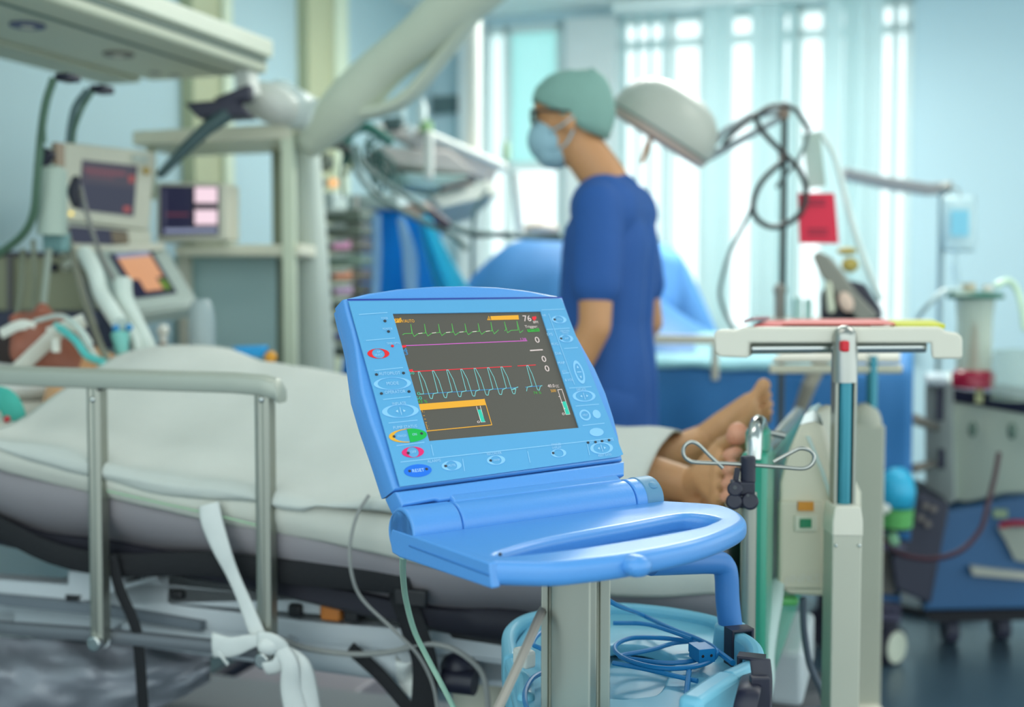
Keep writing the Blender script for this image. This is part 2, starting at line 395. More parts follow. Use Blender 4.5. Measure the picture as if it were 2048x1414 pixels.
stext('40.0', 1419, 683, .0068, S_w, .0115); stext('CC', 1458, 685, .0055, S_w, .0055); stext('500', 1433, 714, .0058, S_y, .0085); stext('74 %', 1330, 727, .0055, S_g2, .0125)
stext('138', 1238, 383, .0052, S_m, .0095); stext('0', 1497, 863, .0052, S_w, .004)
sfill([(505, 578), (528, 575), (532, 590), (510, 592)], S_r); stext('50', 522, 601, .0058, S_t, .0075); stext('0', 568, 733, .0058, S_t, .0045); stext('50', 569, 762, .0064, S_t, .0085); stext('43 %', 592, 784, .0058, S_g2, .0135)
sfill([(459, 424), (485, 420), (488, 434), (463, 437)], S_r); stext('4', 482, 455, .009, S_b, .006); stext('3', 488, 474, .007, S_b, .005)
sfill([(568, 800), (988, 767), (998, 806), (578, 840)], S_y)
sline([(988, 767), (1037, 933), (620, 973)], WL*1.2, S_y)
sline([(938, 815), (967, 915), (995, 913)], WL, S_w); sline([(962, 812), (990, 910)], WL, S_w); sfill([(944, 837), (967, 834), (994, 913), (970, 916)], S_t); stext('0', 951, 915, .0045, S_w, .004)
for y in (845, 868, 890, 912, 935, 955): stext('1.' if y % 2 else '.', 590+(y-835)*.29, y, .0055, S_y, .003)
sline([(1460, 708), (1486, 705), (1538, 865), (1512, 867), (1460, 708)], WL, S_w); sfill([(1488, 785), (1511, 782), (1538, 865), (1513, 867)], S_t)
for k_ in range(3): sline([(1466+k_*16, 752+k_*38), (1474+k_*16, 751+k_*38)], WL, S_w)
sc.build('screen', lidp, smooth=0)

# --- lid foot below the seam, barrel hinge, keyboard shelf
ft = [lid(*p) for p in ((792, 982), (1251, 921), (1251, 950), (1205, 956), (1195, 962), (880, 1002), (872, 999), (806, 1012))]
foot = MB(M_blue); foot.mesh(plate_mesh(ft, [], .0155, .004), ML @ Matrix.Translation((0, 0, -.0165)))
fo = foot.build('lid_foot', con, smooth=35)
hz = .9165; HC = K(0, 0, hz); rB = .0285
def barrel(u0, u1, r, name, m, par=con):
    b = MB(m); b.cyl(HC+L1*u0, HC+L1*u1, r, seg=48); return b.build(name, par, bev=.0025, smooth=30)
barrel(.0095, .2795, rB*.985, 'hinge_barrel', M_blue)
hb = MB(M_blue); hb.prism([L(.012, -.243, -.001), L(.012, -.243, -.031), K(.012, -.020, .92), K(.012, .004, .945)], L1*.264); hb.build('hinge_bridge', con, bev=.003)
barrel(-.0595, .0075, rB, 'hinge_block', M_blue)
barrel(.2815, .3245, rB, 'hinge_block', M_blue)
hi = MB(mat('hinge_insert', (88, 138, 170), .45, var=.03)); hi.cyl(HC+L1*.298, HC+L1*.327, rB+.0012, seg=48); hins = hi.build('release_button', con, bev=.002, smooth=30)
hi = MB(mat('hinge_insert', (92, 140, 172), .45)); c_ = K(.314, .0, hz); hi.ell(c_+FR*.021+UP*.021, (.007, .0055, .002), (L1, (FR*-.707+UP*.707), (FR*.707+UP*.707))); hi.build('thumb_mark', hins)
# shelf outline (u, f) read where the console's own plane z=.916 meets the picture
so = [(-.060, .0), (-.060, .178), (-.052, .186), (-.01, .222), (.03, .2335), (.075, .240), (.135, .239), (.197, .231), (.26, .212), (.318, .184), (.350, .150), (.368, .115), (.372, .088), (.360, .062), (.325, .015), (.318, -.004)]
so = so[:2] + crom2(so[2:14], 4, False) + so[14:]
slot = crom2([(-.034, .163), (.0, .142), (.07, .126), (.18, .119), (.262, .111), (.292, .118), (.299, .150), (.27, .166), (.232, .176), (.125, .180), (.04, .177)], 5)
MK = basis(V((HO.x, HO.y, 0)), L1, FR, UP)
FLIP = Matrix(((1, 0, 0, 0), (0, 1, 0, 0), (0, 0, 1, 0), (0, 0, 0, 1)))
sh = MB(M_blue); sh.mesh(plate_mesh(so, [slot], .0135, .0105, 6), MK @ Matrix.Translation((0, 0, .9027)))
sh.cyl(K(-.0595, -.002, .9135), K(.318, -.002, .9135), .0275, seg=40)
shelf = sh.build('keyboard_shelf', con, smooth=50)
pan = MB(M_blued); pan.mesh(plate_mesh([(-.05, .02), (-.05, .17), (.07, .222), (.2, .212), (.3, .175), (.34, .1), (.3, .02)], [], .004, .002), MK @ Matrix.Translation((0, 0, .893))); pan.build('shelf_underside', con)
sd = MB(M_blue); sd.prism([K(-.0608, f_, z_) for f_, z_ in ((-.02, .888), (-.026, .905), (-.02, .9165), (.02, .9165), (.03, .9166), (.183, .9155), (.187, .889), (.0, .886))], L1*.012); sd.build('side_cheek', con, bev=.002, smooth=30)
gl = MB(M_blued)
gl.tube([K(-.0606, .02, .9040), K(-.0609, .06, .9036), K(-.0609, .12, .9030), K(-.0609, .184, .9025)], .0011, 6, 1); gl.build('parting_line', shelf)
kn = MB(M_blue); kc = K(.088, .242, .9035); kn.lathe(kc-FR*.006, FR, [(.001, 0), (.0165, 0), (.0165, .010), (.014, .017), (.008, .0205), (.001, .0215)], 28, 1.0, .72); kn.build('knob', con)
hd = MB(M_led); hd.ell(K(-.033, .163, .917), .002); hd.build('indicator_dot', shelf)

# --- column
cc = K(.120, .100, 0); ca, cb = L1*math.cos(.6)-FR*math.sin(.6), None
vd = (cc - V((0, 0, 0))).normalized(); vd.z = 0; px_ = V((vd.y, -vd.x, 0)); px_.normalize(); py_ = V((px_.y, -px_.x, 0))*-1
cw, cd_ = .0402, .046
colp = MB(M_alu)
def ring(z, w, d, k=.55):
    o = V((cc.x, cc.y, z)); return [o+px_*a+py_*b for a, b in ((-w, -d*k), (-w*.80, -d*k), (-w*.78, -d*k+.003), (-w*.72, -d*k+.003), (-w*.70, -d*.8), (-w*.4, -d*.97), (0, -d), (w*.4, -d*.97), (w*.60, -d*.82), (w*.62, -d*k+.003), (w*.68, -d*k+.003), (w*.70, -d*k), (w, -d*k), (w, d*.9), (-w, d*.9))]
colp.loft([ring(.06, cw, cd_), ring(.89, cw, cd_)])
colm = colp.build('column', con, bev=.0015, smooth=30)

# --- pale blue pump housing with raised rim, recess, grab bumpers
ZD = .698
def D(x, y, z=ZD): return PZ(x, y, z)
def D2(x, y, z=ZD): p = PZ(x, y, z); return (p.x, p.y)
MI = Matrix.Identity(4)
deckout = [D2(1030, 1414), (-.02, 1.20), (.26, 1.10), D2(1420, 1500), D2(1480, 1330), D2(1452, 1262), D2(1400, 1236), D2(1225, 1222), D2(1120, 1222), D2(1062, 1240), D2(1020, 1300), D2(1020, 1370)]
rec = crom2([D2(1205, 1300), D2(1270, 1290), D2(1330, 1305), D2(1352, 1320), D2(1338, 1345), D2(1322, 1380), D2(1290, 1393), D2(1205, 1388)], 4)
dk = MB(M_deck); dk.mesh(plate_mesh(deckout, [rec], .008, .004, 2), Matrix.Translation((0, 0, ZD-.008)))
deck = dk.build('deck', con, smooth=35)
rf = MB(M_deckd); rf.box(V((sum(p[0] for p in rec)/len(rec), sum(p[1] for p in rec)/len(rec), ZD-.03)), (.20, .20, .01)); rf.build('deck_recess', con)
hs = MB(M_deck); hs.mesh(plate_mesh([(.02+(x-.02)*.95+.01, 1.42+(y-1.42)*.93) for x, y in deckout], [], .27, .01, 2), Matrix.Translation((0, 0, .405))); hs.build('housing', con, smooth=35)
def wall(pts, z0, z1, th, name, m=M_deck, sm=5, bev=.008):
    pts = crom([V((p[0], p[1], 0)) for p in pts], sm); rings = []
    for i, p in enumerate(pts):
        t = (pts[min(i+1, len(pts)-1)]-pts[max(i-1, 0)]).normalized(); n = V((-t.y, t.x, 0))*th/2
        rings.append([p-n+UP*z0, p+n+UP*z0, p+n+UP*z1, p-n+UP*z1])
    b = MB(m); b.loft(rings); return b.build(name, con, bev=bev, smooth=40)
rz = ZD+.014
wall([D2(1022, 1310, rz), D2(1018, 1262, rz), D2(1040, 1236, rz), D2(1080, 1222, rz), D2(1150, 1214, rz), D2(1228, 1206, rz), D2(1330, 1214, rz), D2(1425, 1232, rz), D2(1462, 1252, rz)], ZD-.05, rz, .02, 'back_rim')
wall([D2(1022, 1300, rz), D2(1034, 1330, rz), D2(1050, 1345, rz), D2(1052, 1380, rz)], ZD-.06, rz-.004, .022, 'side_rim')
lug = MB(M_white); fbox(lug, 1050, 1303, 1074, 1339, 1.47, .03, yaw=.6); lug.build('cable_lug', con, bev=.004)
# right grab bumper: bent bar
zb_ = .742
wall([D2(1462, 1256, zb_), D2(1500, 1278, zb_), D2(1512, 1303, zb_), D2(1500, 1322, zb_), D2(1452, 1345, zb_)], zb_-.055, zb_, .022, 'bumper_bar', sm=6)
wall([D2(1458, 1342, zb_), D2(1420, 1366, zb_), D2(1378, 1395, zb_)], zb_-.12, zb_, .030, 'bumper_grip', sm=2)
# tubular blue handle frame
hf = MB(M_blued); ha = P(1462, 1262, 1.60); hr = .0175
q1, q2 = P(1452, 1122, 1.60), P(1330, 1113, 1.53)
hf.tube([ha, P(1455, 1200, 1.6), P(1453, 1155, 1.6), P(1447, 1132, 1.598), P(1428, 1124, 1.59), P(1380, 1124, 1.56), P(1300, 1126, 1.50)], .0165, 14, 6); hf.build('handle_tube', con)
hc = MB(M_deck); hc.cyl(ha-UP*.03, ha+UP*.01, .026, .022, 24); hc.build('handle_socket', con, bev=.004)
# --- base with castors
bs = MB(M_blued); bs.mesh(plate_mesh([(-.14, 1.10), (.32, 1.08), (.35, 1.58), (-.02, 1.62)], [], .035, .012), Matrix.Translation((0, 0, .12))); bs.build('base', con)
for x, y in ((-.11, 1.13), (.29, 1.11), (.315, 1.56), (.01, 1.59)):
    w_ = MB(M_black); w_.cyl(V((x-.012, y, .045)), V((x+.012, y, .045)), .045, seg=24); w_.box(V((x, y, .075)), (.016, .03, .04)); w_.build('caster', con, bev=.003)

# black straps on the bumper
def band(c, ax, ay, az, w, hx, hz, name, lab, m=M_blackweb):
    pass
st = MB(M_navyblk)
def loopstrap(mb, o, along, out, w, a, b, th=.004):
    """flat strap wound round a bar: o centre, along the bar, out outward normal, half size a x b"""
    ring = [(a, b), (a, -b), (-a, -b), (-a, b)]
    def P4(k, r): return o+out*(ring[k][0]+math.copysign(r, ring[k][0]))+UP*(ring[k][1]+math.copysign(r, ring[k][1]))
    for k in range(4):
        k2 = (k+1) % 4
        mb.hexa([P4(k, 0)-along*w/2, P4(k2, 0)-along*w/2, P4(k2, th)-along*w/2, P4(k, th)-along*w/2, P4(k, 0)+along*w/2, P4(k2, 0)+along*w/2, P4(k2, th)+along*w/2, P4(k, th)+along*w/2])
o1 = PZ(1478, 1262, zb_)-UP*.0275; o2 = PZ(1503, 1318, zb_)-UP*.0275
al1 = (PZ(1500, 1278, zb_)-PZ(1462, 1256, zb_)).normalized(); al2 = (PZ(1500, 1324, zb_)-PZ(1512, 1300, zb_)).normalized()
loopstrap(st, o1, al1, V((al1.y, -al1.x, 0)), .024, .0125, .0285); loopstrap(st, o2, al2, V((al2.y, -al2.x, 0)), .022, .0125, .0285)
e0 = PZ(1508, 1330, zb_-.03); ee = [e0, P(1500, 1372, 1.33), P(1488, 1425, 1.30), P(1480, 1500, 1.28)]
st.tube(ee, .014, 8, 4, .25, V((1, 0, 0))); st.tube([P(1520, 1318, 1.36), P(1524, 1360, 1.35), P(1522, 1420, 1.33), P(1515, 1500, 1.32)], .013, 8, 4, .3, V((1, 0, 0)))
st.box(P(1519, 1385, 1.335), (.022, .014, .038)); st.use(M_print)
tag(st.build('buckle_strap', bev=.0015), 'black webbing strap with plastic buckle wrapped round the pale blue bumper', 'strap')

# coiled blue cable lying on the deck
cz = ZD+.008
def dk3(pts, z=None): return [PZ(x, y, (z if z else cz)) for x, y in pts]
cb = MB(M_cable); rc = .0032
cb.tube([P(1180, 1170, 1.40), P(1226, 1206, 1.42)] + dk3([(1280, 1228), (1340, 1256), (1400, 1280), (1432, 1300)], cz+.02) + dk3([(1424, 1320), (1385, 1334), (1320, 1336), (1260, 1322), (1232, 1304), (1234, 1288), (1265, 1276), (1320, 1276), (1380, 1282), (1412, 1290)], cz+.008), rc, 8, 8)
cb.tube(dk3([(1226, 1246), (1290, 1248), (1340, 1262), (1384, 1278)], cz+.018), rc, 8, 6)
cb.tube(dk3([(1408, 1296), (1398, 1318), (1340, 1326), (1280, 1320), (1240, 1312), (1300, 1300), (1350, 1286), (1395, 1282)], cz+.004), rc, 8, 8)
cb.tube(dk3([(1226, 1326), (1290, 1338), (1350, 1352), (1395, 1362)], cz+.003), rc, 8, 6)
cb.tube(dk3([(1378, 1340), (1374, 1380), (1370, 1425)], cz+.004), rc*1.1, 8, 5)
cb.tube(dk3([(1432, 1300), (1448, 1312), (1466, 1326)], cz+.016), rc*1.2, 8, 5)
cb.tube(dk3([(1092, 1258), (1074, 1272), (1066, 1288), (1080, 1296), (1092, 1302)], cz+.01), rc, 8, 6)
cb.tube(dk3([(1090, 1342), (1066, 1356), (1052, 1378), (1050, 1400), (1056, 1425)], cz+.006), rc, 8, 6)
cable = tag(cb.build('coiled_cable'), 'thin blue sensor cable coiled on the pale blue pump deck', 'cable')
pl = MB(M_cable); pc = PZ(1404, 1305, cz+.016); ax = (PZ(1415, 1318, cz+.016)-PZ(1395, 1320, cz+.016)).normalized(); ay = V((-ax.y, ax.x, 0))
pl.box(pc, (.023, .030, .018), (ax, ay, UP)); pl.box(pc+ay*.018, (.014, .018, .012), (ax, ay, UP)); pl.use(M_black)
for sg in (-1, 1): pl.cyl(pc-ay*.0148+ax*sg*.006, pc-ay*.0158+ax*sg*.006, .002)
pl.build('plug', cable, bev=.0015)
# ================================================================ near bed, patient, linen
def lerp(tab, s):
    if s <= tab[0][0]: return tab[0][1]
    for (a, x), (b, y) in zip(tab, tab[1:]):
        if s <= b:
            t = (s-a)/(b-a); return x+(y-x)*t
    return tab[-1][1]
def smoothl(tab, s, d=.05): return sum(lerp(tab, s+k*d) for k in (-2, -1, 0, 1, 2))/5
ZM = [(-.1, .775), (.3, .785), (.6, .80), (1.0, .845), (1.35, .90), (1.95, 1.0)]            # mattress top
NEARW = -.475
def zbot(s): return smoothl(ZM, s)-.125 if s < 1.0 else smoothl(ZM, s)-.125+(s-1.0)*-.06
bed = thing('hospital_bed', B(.9, 0, 0), 'hospital bed in front, grey mattress, steel side rail and white frame under the covered patient', 'bed')
M_matt = mat('mattress_grey', (142, 136, 140), .6, var=.08, scale=3, bump=.1)
M_mattd = mat('mattress_base_black', (30, 28, 40), .7, var=.1)
M_frame = mat('bed_frame_white', (196, 202, 206), .4, var=.03)
def slab(s0, s1, top, bot, w0, w1, n, bulge):
    rings = []
    for i in range(n+1):
        s = s0+(s1-s0)*i/n; a, b = top(s), bot(s); m = (a+b)/2
        rings.append([B(s, w0+.02, b), B(s, w0-bulge, m-.01), B(s, w0-bulge, m+.02), B(s, w0+.015, a), B(s, w1-.015, a), B(s, w1+bulge, m), B(s, w1-.02, b)])
    return rings
mb = MB(M_matt)
def wav(s): return .006*math.sin(s*9)+.004*math.sin(s*23+1)
mb.loft(slab(-.065, 2.0, lambda s: smoothl(ZM, s), lambda s: zbot(s)-.012+wav(s), -.46, .46, 60, .022)); mb.build('mattress', bed, smooth=60)
mb = MB(M_mattd); mb.loft(slab(-.06, 2.0, lambda s: zbot(s)-.004+wav(s), lambda s: zbot(s)-.065-.008*math.sin(s*6), -.44, .44, 60, .012)); mb.build('mattress_base', bed, smooth=60)
fb = MB(M_frame)
def onw(x, y, w): s, _, z = sw(PW(x, y, w)); return s, z
def wpoly(mb, pts, w0, w1):
    q = [PW(x, y, w0) for x, y in pts]
    mb.prism(q, wv*(w1-w0)); return mb
WB = -.40
wpoly(fb, [(-60, 1155), (135, 1170), (135, 1142), (240, 1146), (250, 1168), (310, 1150), (325, 1165), (640, 1195), (640, 1230), (345, 1208), (340, 1178), (338, 1210), (640, 1246), (860, 1262), (1010, 1280), (1010, 1330), (860, 1310), (640, 1288), (260, 1240), (135, 1215), (-60, 1195)], WB, WB+.05)
fb.build('side_beam', bed, bev=.004)
fb = MB(M_frame); wpoly(fb, [(860, 1208), (1090, 1228), (1090, 1250), (860, 1232)], WB, WB+.05); wpoly(fb, [(860, 1260), (1090, 1276), (1090, 1330), (860, 1308)], WB-.005, WB+.05); fb.build('foot_beam', bed, bev=.004)
fb = MB(M_frame); fb.cyl(B(1.1, WB+.02, .53), B(.38, WB+.02, .515), .032, seg=24); fb.build('actuator_tube', bed)
fb = MB(mat('frame_grey', (110, 118, 126), .45)); wpoly(fb, [(-60, 1186), (190, 1210), (400, 1246), (400, 1262), (190, 1230), (-60, 1205)], WB-.02, WB); wpoly(fb, [(620, 1180), (850, 1196), (850, 1215), (620, 1200)], WB, WB+.6); fb.build('cross_panel', bed)
fb = MB(mat('plate_green_grey', (120, 142, 136), .5)); wpoly(fb, [(345, 1180), (640, 1215), (860, 1225), (860, 1256), (640, 1240), (345, 1205)], WB+.06, WB+.08); fb.build('inner_plate', bed)
for x, y, w_, h_, m in ((588, 1222, 26, 24, M_black), (352, 1190, 26, 16, M_black), (701, 1232, 30, 26, M_black), (660, 1226, 40, 30, mat('orange_label', (196, 118, 50), .5))):
    k = MB(m); s0, z0 = onw(x-w_/2, y+h_/2, WB-.01); s1, z1 = onw(x+w_/2, y-h_/2, WB-.01); k.wbox((s0, z0), (s1, z1), WB-.012, WB+.07); k.build('frame_bracket', bed, bev=.006)
k = MB(M_black); wpoly(k, [(880, 1244), (1010, 1262), (1010, 1292), (905, 1276)], WB-.01, WB+.01); k.build('frame_slot', bed)
k = MB(M_black); wpoly(k, [(130, 1190), (160, 1192), (155, 1200), (132, 1200)], WB-.005, WB+.01); k.build('frame_slot', bed)
# under-carriage: base rails, column pedestals, wheels
k = MB(mat('bed_base_plastic', (150, 158, 162), .5)); k.wbox((.05, .12), (1.75, .20), -.30, .30); k.build('chassis', bed, bev=.015)
for s in (.35, 1.45):
    k = MB(M_grey); k.wbox((s-.08, .19), (s+.08, .50), -.10, .10); k.build('lift_column', bed, bev=.01)
for s in (.1, 1.7):
    for w in (-.34, .34):
        k = MB(M_navyblk); k.cyl(B(s, w-.02, .075), B(s, w+.02, .075), .075, seg=28); k.wbox((s-.03, .08), (s+.03, .19), w-.015, w+.015); k.build('caster', bed, bev=.004)
k = MB(M_frame); k.wbox((-.10, .50), (1.95, .56), -.36, -.30); k.wbox((-.10, .50), (1.95, .56), .30, .36); k.wbox((.3, .49), (.4, .53), -.36, .36); k.wbox((1.4, .49), (1.5, .53), -.36, .36); k.build('deck_frame', bed)
# side rail
M_rail = mat('rail_alu', (176, 180, 168), .42, .35, var=.03)
WR = -.50
def rp(x, y): return PW(x, y, WR)
r_ = MB(M_rail)
rr = lambda p, a, b: [p+UP*z+wv*w for z, w in ((-a, -b), (-a*.3, -b*1.2), (a*.6, -b*1.1), (a, -b*.5), (a, b*.5), (a*.6, b*1.1), (-a*.3, b*1.2), (-a, b))]
path = [(-120, 745), (0, 750), (150, 755), (300, 760), (470, 765), (530, 770), (556, 778), (565, 792)]
path = [(x, y) for x, y in path]
r_.loft([rr(rp(x, y), .018 if i < 7 else .013, .015) for i, (x, y) in enumerate(path)]); r_.build('top_bar', bed, bev=.003, smooth=60)
for xa, xb, yb in ((193, 201, 1284), (529, 535, 1318)):
    r_ = MB(M_alu); a, b = rp(xa, 768), rp(xb, yb); t = (b-a).normalized(); s_ = .0145
    prof = [(-s_, -.010), (-s_*.5, -.013), (-s_*.25, -.010), (s_*.1, -.010), (s_*.3, -.014), (s_, -.010), (s_, .012), (-s_, .012)]
    r_.loft([[p-hv*x+wv*y for x, y in prof] for p in (a, b)]); po = r_.build('rail_post', bed, bev=.001)
    r_ = MB(M_chrome); r_.cyl(rp(xb, yb-2)-wv*.022, rp(xb, yb-2)+wv*.012, .0145, seg=24); r_.build('pivot', po, bev=.003)
    r_ = MB(M_chrome); q = rp(xa+2, 798)-wv*.012; r_.ell(q, .006); r_.build('bolt', po)
    r_ = MB(M_black); r_.cyl(rp(xa+12, 776)-wv*.012, rp(xa+12, 776), .005); r_.build('hole', po)
r_ = MB(mat('rail_lower', (112, 116, 122), .45, .4))
r_.loft([rr(rp(x, y)+wv*.02, .012, .008) for x, y in ((-120, 1252), (200, 1276), (545, 1312))]); r_.build('lower_bar', bed, smooth=60)
for x in (-60, 560):
    pass
for x, y in ((206, 1284), (560, 1300)):
    r_ = MB(M_frame); r_.cyl(rp(x, y), B(onw(x+14, y-14, WB)[0], WB+.03, onw(x+14, y-14, WB)[1]), .012); r_.build('rail_bracket', bed)
# footboard: green panel in a chrome-topped frame
M_gp = mat('footboard_green', (46, 150, 122), .3, var=.05, coat=.3)
k = MB(M_gp); k.wbox((-.122, .50), (-.090, .915), -.34, .42); k.loft([[B(s_, w_, z_) for s_, w_ in ((-.128, -.405), (-.086, -.405), (-.086, -.30), (-.128, -.30))] for z_ in (.42, .935)]); k.loft([[B(-.107+.02*math.cos(a_), -.35+.05*math.sin(a_), z_) for a_ in [2*PI*i/16 for i in range(16)]] for z_ in (.93, .97)]); k.build('footboard', bed, bev=.012)
k = MB(M_chrome); k.tube([B(-.107, -.402, .925), B(-.107, -.396, .958), B(-.107, -.37, .976), B(-.107, -.33, .976), B(-.107, -.304, .958), B(-.107, -.298, .925)], .0120, 16, 4); k.build('footboard_rail', bed)
k = MB(M_steel); k.cyl(B(-.107, -.30, .918), B(-.107, .42, .918), .012); k.build('footboard_bar', bed)
k = MB(M_frame); k.wbox((-.115, .50), (-.08, .545), -.36, .36); k.build('end_rail', bed)
# hanging black webbing on the bed
def strap(pts, w, name='strap', parent=bed, hint=hv, m=M_blackweb, fl=.18):
    k = MB(m); k.tube(pts, w, 8, 4, fl, hint); return k.build(name, parent)
strap([PW(-30, 1040, -.46), PW(100, 1105, -.47), PW(230, 1130, -.475), PW(420, 1128, -.475), PW(640, 1150, -.475), PW(820, 1165, -.475)], .022, hint=UP, fl=.2)
strap([PW(222, 1110, -.49), PW(240, 1180, -.485), PW(268, 1245, -.485), PW(278, 1300, -.48), PW(288, 1440, -.47)], .0125)
strap([PW(800, 1180, -.455), PW(828, 1260, -.46), PW(850, 1330, -.46), PW(846, 1440, -.46)], .024)
strap([PW(700, 1295, -.42), PW(760, 1350, -.43), PW(812, 1410, -.44), PW(840, 1450, -.44)], .012)
k = MB(M_black); q = PW(822, 1195, -.475); k.box(q, (.06, .012, .03), (hv, wv, UP)); k.build('buckle', bed, bev=.004)
# grey plastic bundle hanging under the bed at the lower left
k = MB(mat('grey_plastic_bag', (150, 152, 160), .35, var=.12, scale=5, bump=.3, coat=.2))
def bag(u, v):
    x = -80+500*u; yt = 1268+30*u; yb = 1470-(u**3)*110
    y = yt+(yb-yt)*v; d = -.30-.10*math.sin(PI*v)*(1-.5*u**4); n = mnoise.noise(V((u*7, v*4, 2)))*.04+mnoise.noise(V((u*18, v*14, 5)))*.012
    return PW(x, y, d+n)
k.grid(bag, 40, 24); b_ = k.build('drape_bag', solid=.004, smooth=180)
tag(b_, 'crumpled grey plastic sheet hanging below the bed frame at lower left', 'plastic sheet')
k = MB(mat('box_grey', (164, 160, 168), .5)); q0 = PZ(520, 1400, .12)
fbox(k, 440, 1372, 720, 1430, 2.9, .25); tag(k.build('storage_box', bev=.01), 'pale flat box on the floor under the bed beyond the tied cloth', 'box')

# ---------------- patient (one body)
pat = thing('patient', B(.9, 0, .86), 'person lying on the near bed under a white sheet, face taped, bare feet showing', 'person')
k = MB(M_skinp)
hd_ = B(1.63, .0, 1.055)
k.ell(hd_, (.105, .078, .088), (hv, wv, UP)); k.ell(hd_-hv*.045-UP*.0+UP*.012, (.065, .062, .072), (hv, wv, UP))
k.ell(hd_-hv*.088+UP*.012, (.026, .034, .036), (hv, wv, UP))                       # chin
k.limb([(hd_-hv*.03+UP*.078, .014), (hd_-hv*.012+UP*.094, .015), (hd_+hv*.012+UP*.08, .010)]); # nose
k.ell(hd_-hv*.012+UP*.092-wv*.012, .009); k.ell(hd_-hv*.012+UP*.092+wv*.012, .009)
k.ell(hd_+hv*.035+UP*.072, (.010, .06, .016), (hv, wv, UP))                        # brow
for sg in (-1, 1):
    k.ell(hd_-hv*.02+UP*.045+wv*sg*.05, (.026, .018, .024), (hv, wv, UP)); k.ell(hd_+hv*.014+UP*.069+wv*sg*.03, (.010, .014, .009), (hv, wv, UP))
    k.ell(hd_-hv*.058+UP*.078, (.007, .024, .008), (hv, wv, UP))
    k.ell(hd_+wv*sg*.078+hv*.0, (.018, .009, .03), (hv, wv, UP))
k.limb([(hd_-hv*.07-UP*.02, .055), (B(1.45, 0, .99), .06)])
k.limb([(B(1.40, 0, .955), .08), (B(1.2, 0, .945), .09), (B(1.0, 0, .90), .085), (B(.86, 0, .875), .085)])
for sg in (-1, 1): k.limb([(B(1.38, sg*.10, .95), .07), (B(1.2, sg*.09, .94), .08), (B(.95, sg*.08, .885), .08), (B(.85, sg*.10, .87), .075)])
k.limb([(B(1.40, -.17, .955), .06), (B(1.37, -.22, .935), .056), (B(1.10, -.22, .875), .036), (B(1.06, -.22, .87), .034), (B(.84, -.18, .85), .026), (B(.75, -.17, .84), .022)])
k.limb([(B(1.40, .17, .955), .06), (B(1.37, .22, .935), .056), (B(1.10, .22, .875), .036), (B(1.06, .22, .87), .034), (B(.84, .18, .85), .026), (B(.75, .17, .84), .022)])
# legs to the ankles
ankR = P(1378, 972, 2.22); ankL = P(1402, 885, 2.48)
for a, sg in ((ankR, -1), (ankL, 1)):
    k.limb([(B(.85, sg*.10, .87), .07), (B(.48, sg*.11, .85), .05), (B(.36, sg*.11, .845), .048), (B(.14, sg*.10, .845), .04), (a, .036)])
body_main = k
def foot(k, ank, heel, heads, toes, tr, mid, hr=.017):
    k.ell(heel, .030); k.limb([(ank, .035), (heel, .030)])
    for h, m_ in zip(heads, [ .018, .015, .014, .0135, .0135]):
        k.limb([(ank, .032), (mid, .030), (h, m_)]); k.limb([(heel, .026), (h, m_)])
    for a, b in zip(heads, heads[1:]): k.limb([(a, hr), (b, hr*.9)])
    for h, t, r in zip(heads, toes, tr): k.limb([(h, r*.9), (h.lerp(t, .5), r*.7), (t, r)])
NT = [P(1476, 868, 2.08), P(1466, 908, 2.055), P(1463, 937, 2.045), P(1461, 965, 2.04), P(1457, 992, 2.035)]
for t_, rx_, rz2 in zip(NT, (.020, .019, .0185, .018, .0165), (.0215, .0118, .0116, .0114, .0110)): k.ell(t_, (rx_, .017, rz2), (V((.95, 0, .3)).normalized(), V((0, 1, 0)), V((-.3, 0, .95)).normalized()))
# near (right) foot rolled outwards: toes make a column, sole faces the foot of the bed
foot(k, ankR, P(1420, 1035, 2.21), [P(1446, 893, 2.16), P(1442, 922, 2.14), P(1440, 948, 2.125), P(1438, 974, 2.115), P(1436, 1000, 2.11)],
     NT, [.0185, .0112, .0106, .0104, .0102], P(1408, 955, 2.18))
# far (left) foot pointing up and right
foot(k, ankL, P(1446, 935, 2.46), [P(1497, 803, 2.44), P(1500, 816, 2.46), P(1504, 832, 2.475), P(1506, 846, 2.49), P(1506, 860, 2.50)],
     [P(1527, 771, 2.44), P(1533, 790, 2.46), P(1536, 808, 2.475), P(1536, 824, 2.49), P(1534, 838, 2.5)], [.0155, .0115, .011, .0105, .010], P(1450, 848, 2.46))
pb = k.build('body', pat, smooth=180, remesh=.0036)
pb.data.materials.append(mat('skin_toe_pink', (226, 158, 128), .5, sub=.15, scale=14, var=.08))
# face and neck in a darker red-brown tone
pb.data.materials.append(mat('skin_red_brown', (150, 88, 68), .5, sub=.1, scale=14, var=.12))
for p_ in pb.data.polygons:
    c_ = p_.center+ORG[pb.name]
    if sw(c_)[0] > 1.47: p_.material_index = 2
    elif min((c_-t_).length for t_ in NT) < .026: p_.material_index = 1
k = MB(mat('patient_hair', (48, 36, 34), .8)); k.ell(hd_+hv*.035-UP*.012, (.085, .084, .085), (hv, wv, UP)); k.build('hair', pat)
# pillow
k = MB(mat('pillow_white', (214, 216, 212), .8, bump=.1)); k.ell(B(1.72, .0, .972), (.22, .34, .055), (hv, wv, UP), 28, 12); tag(k.build('pillow', smooth=180), 'white pillow under the head of the near patient', 'pillow')
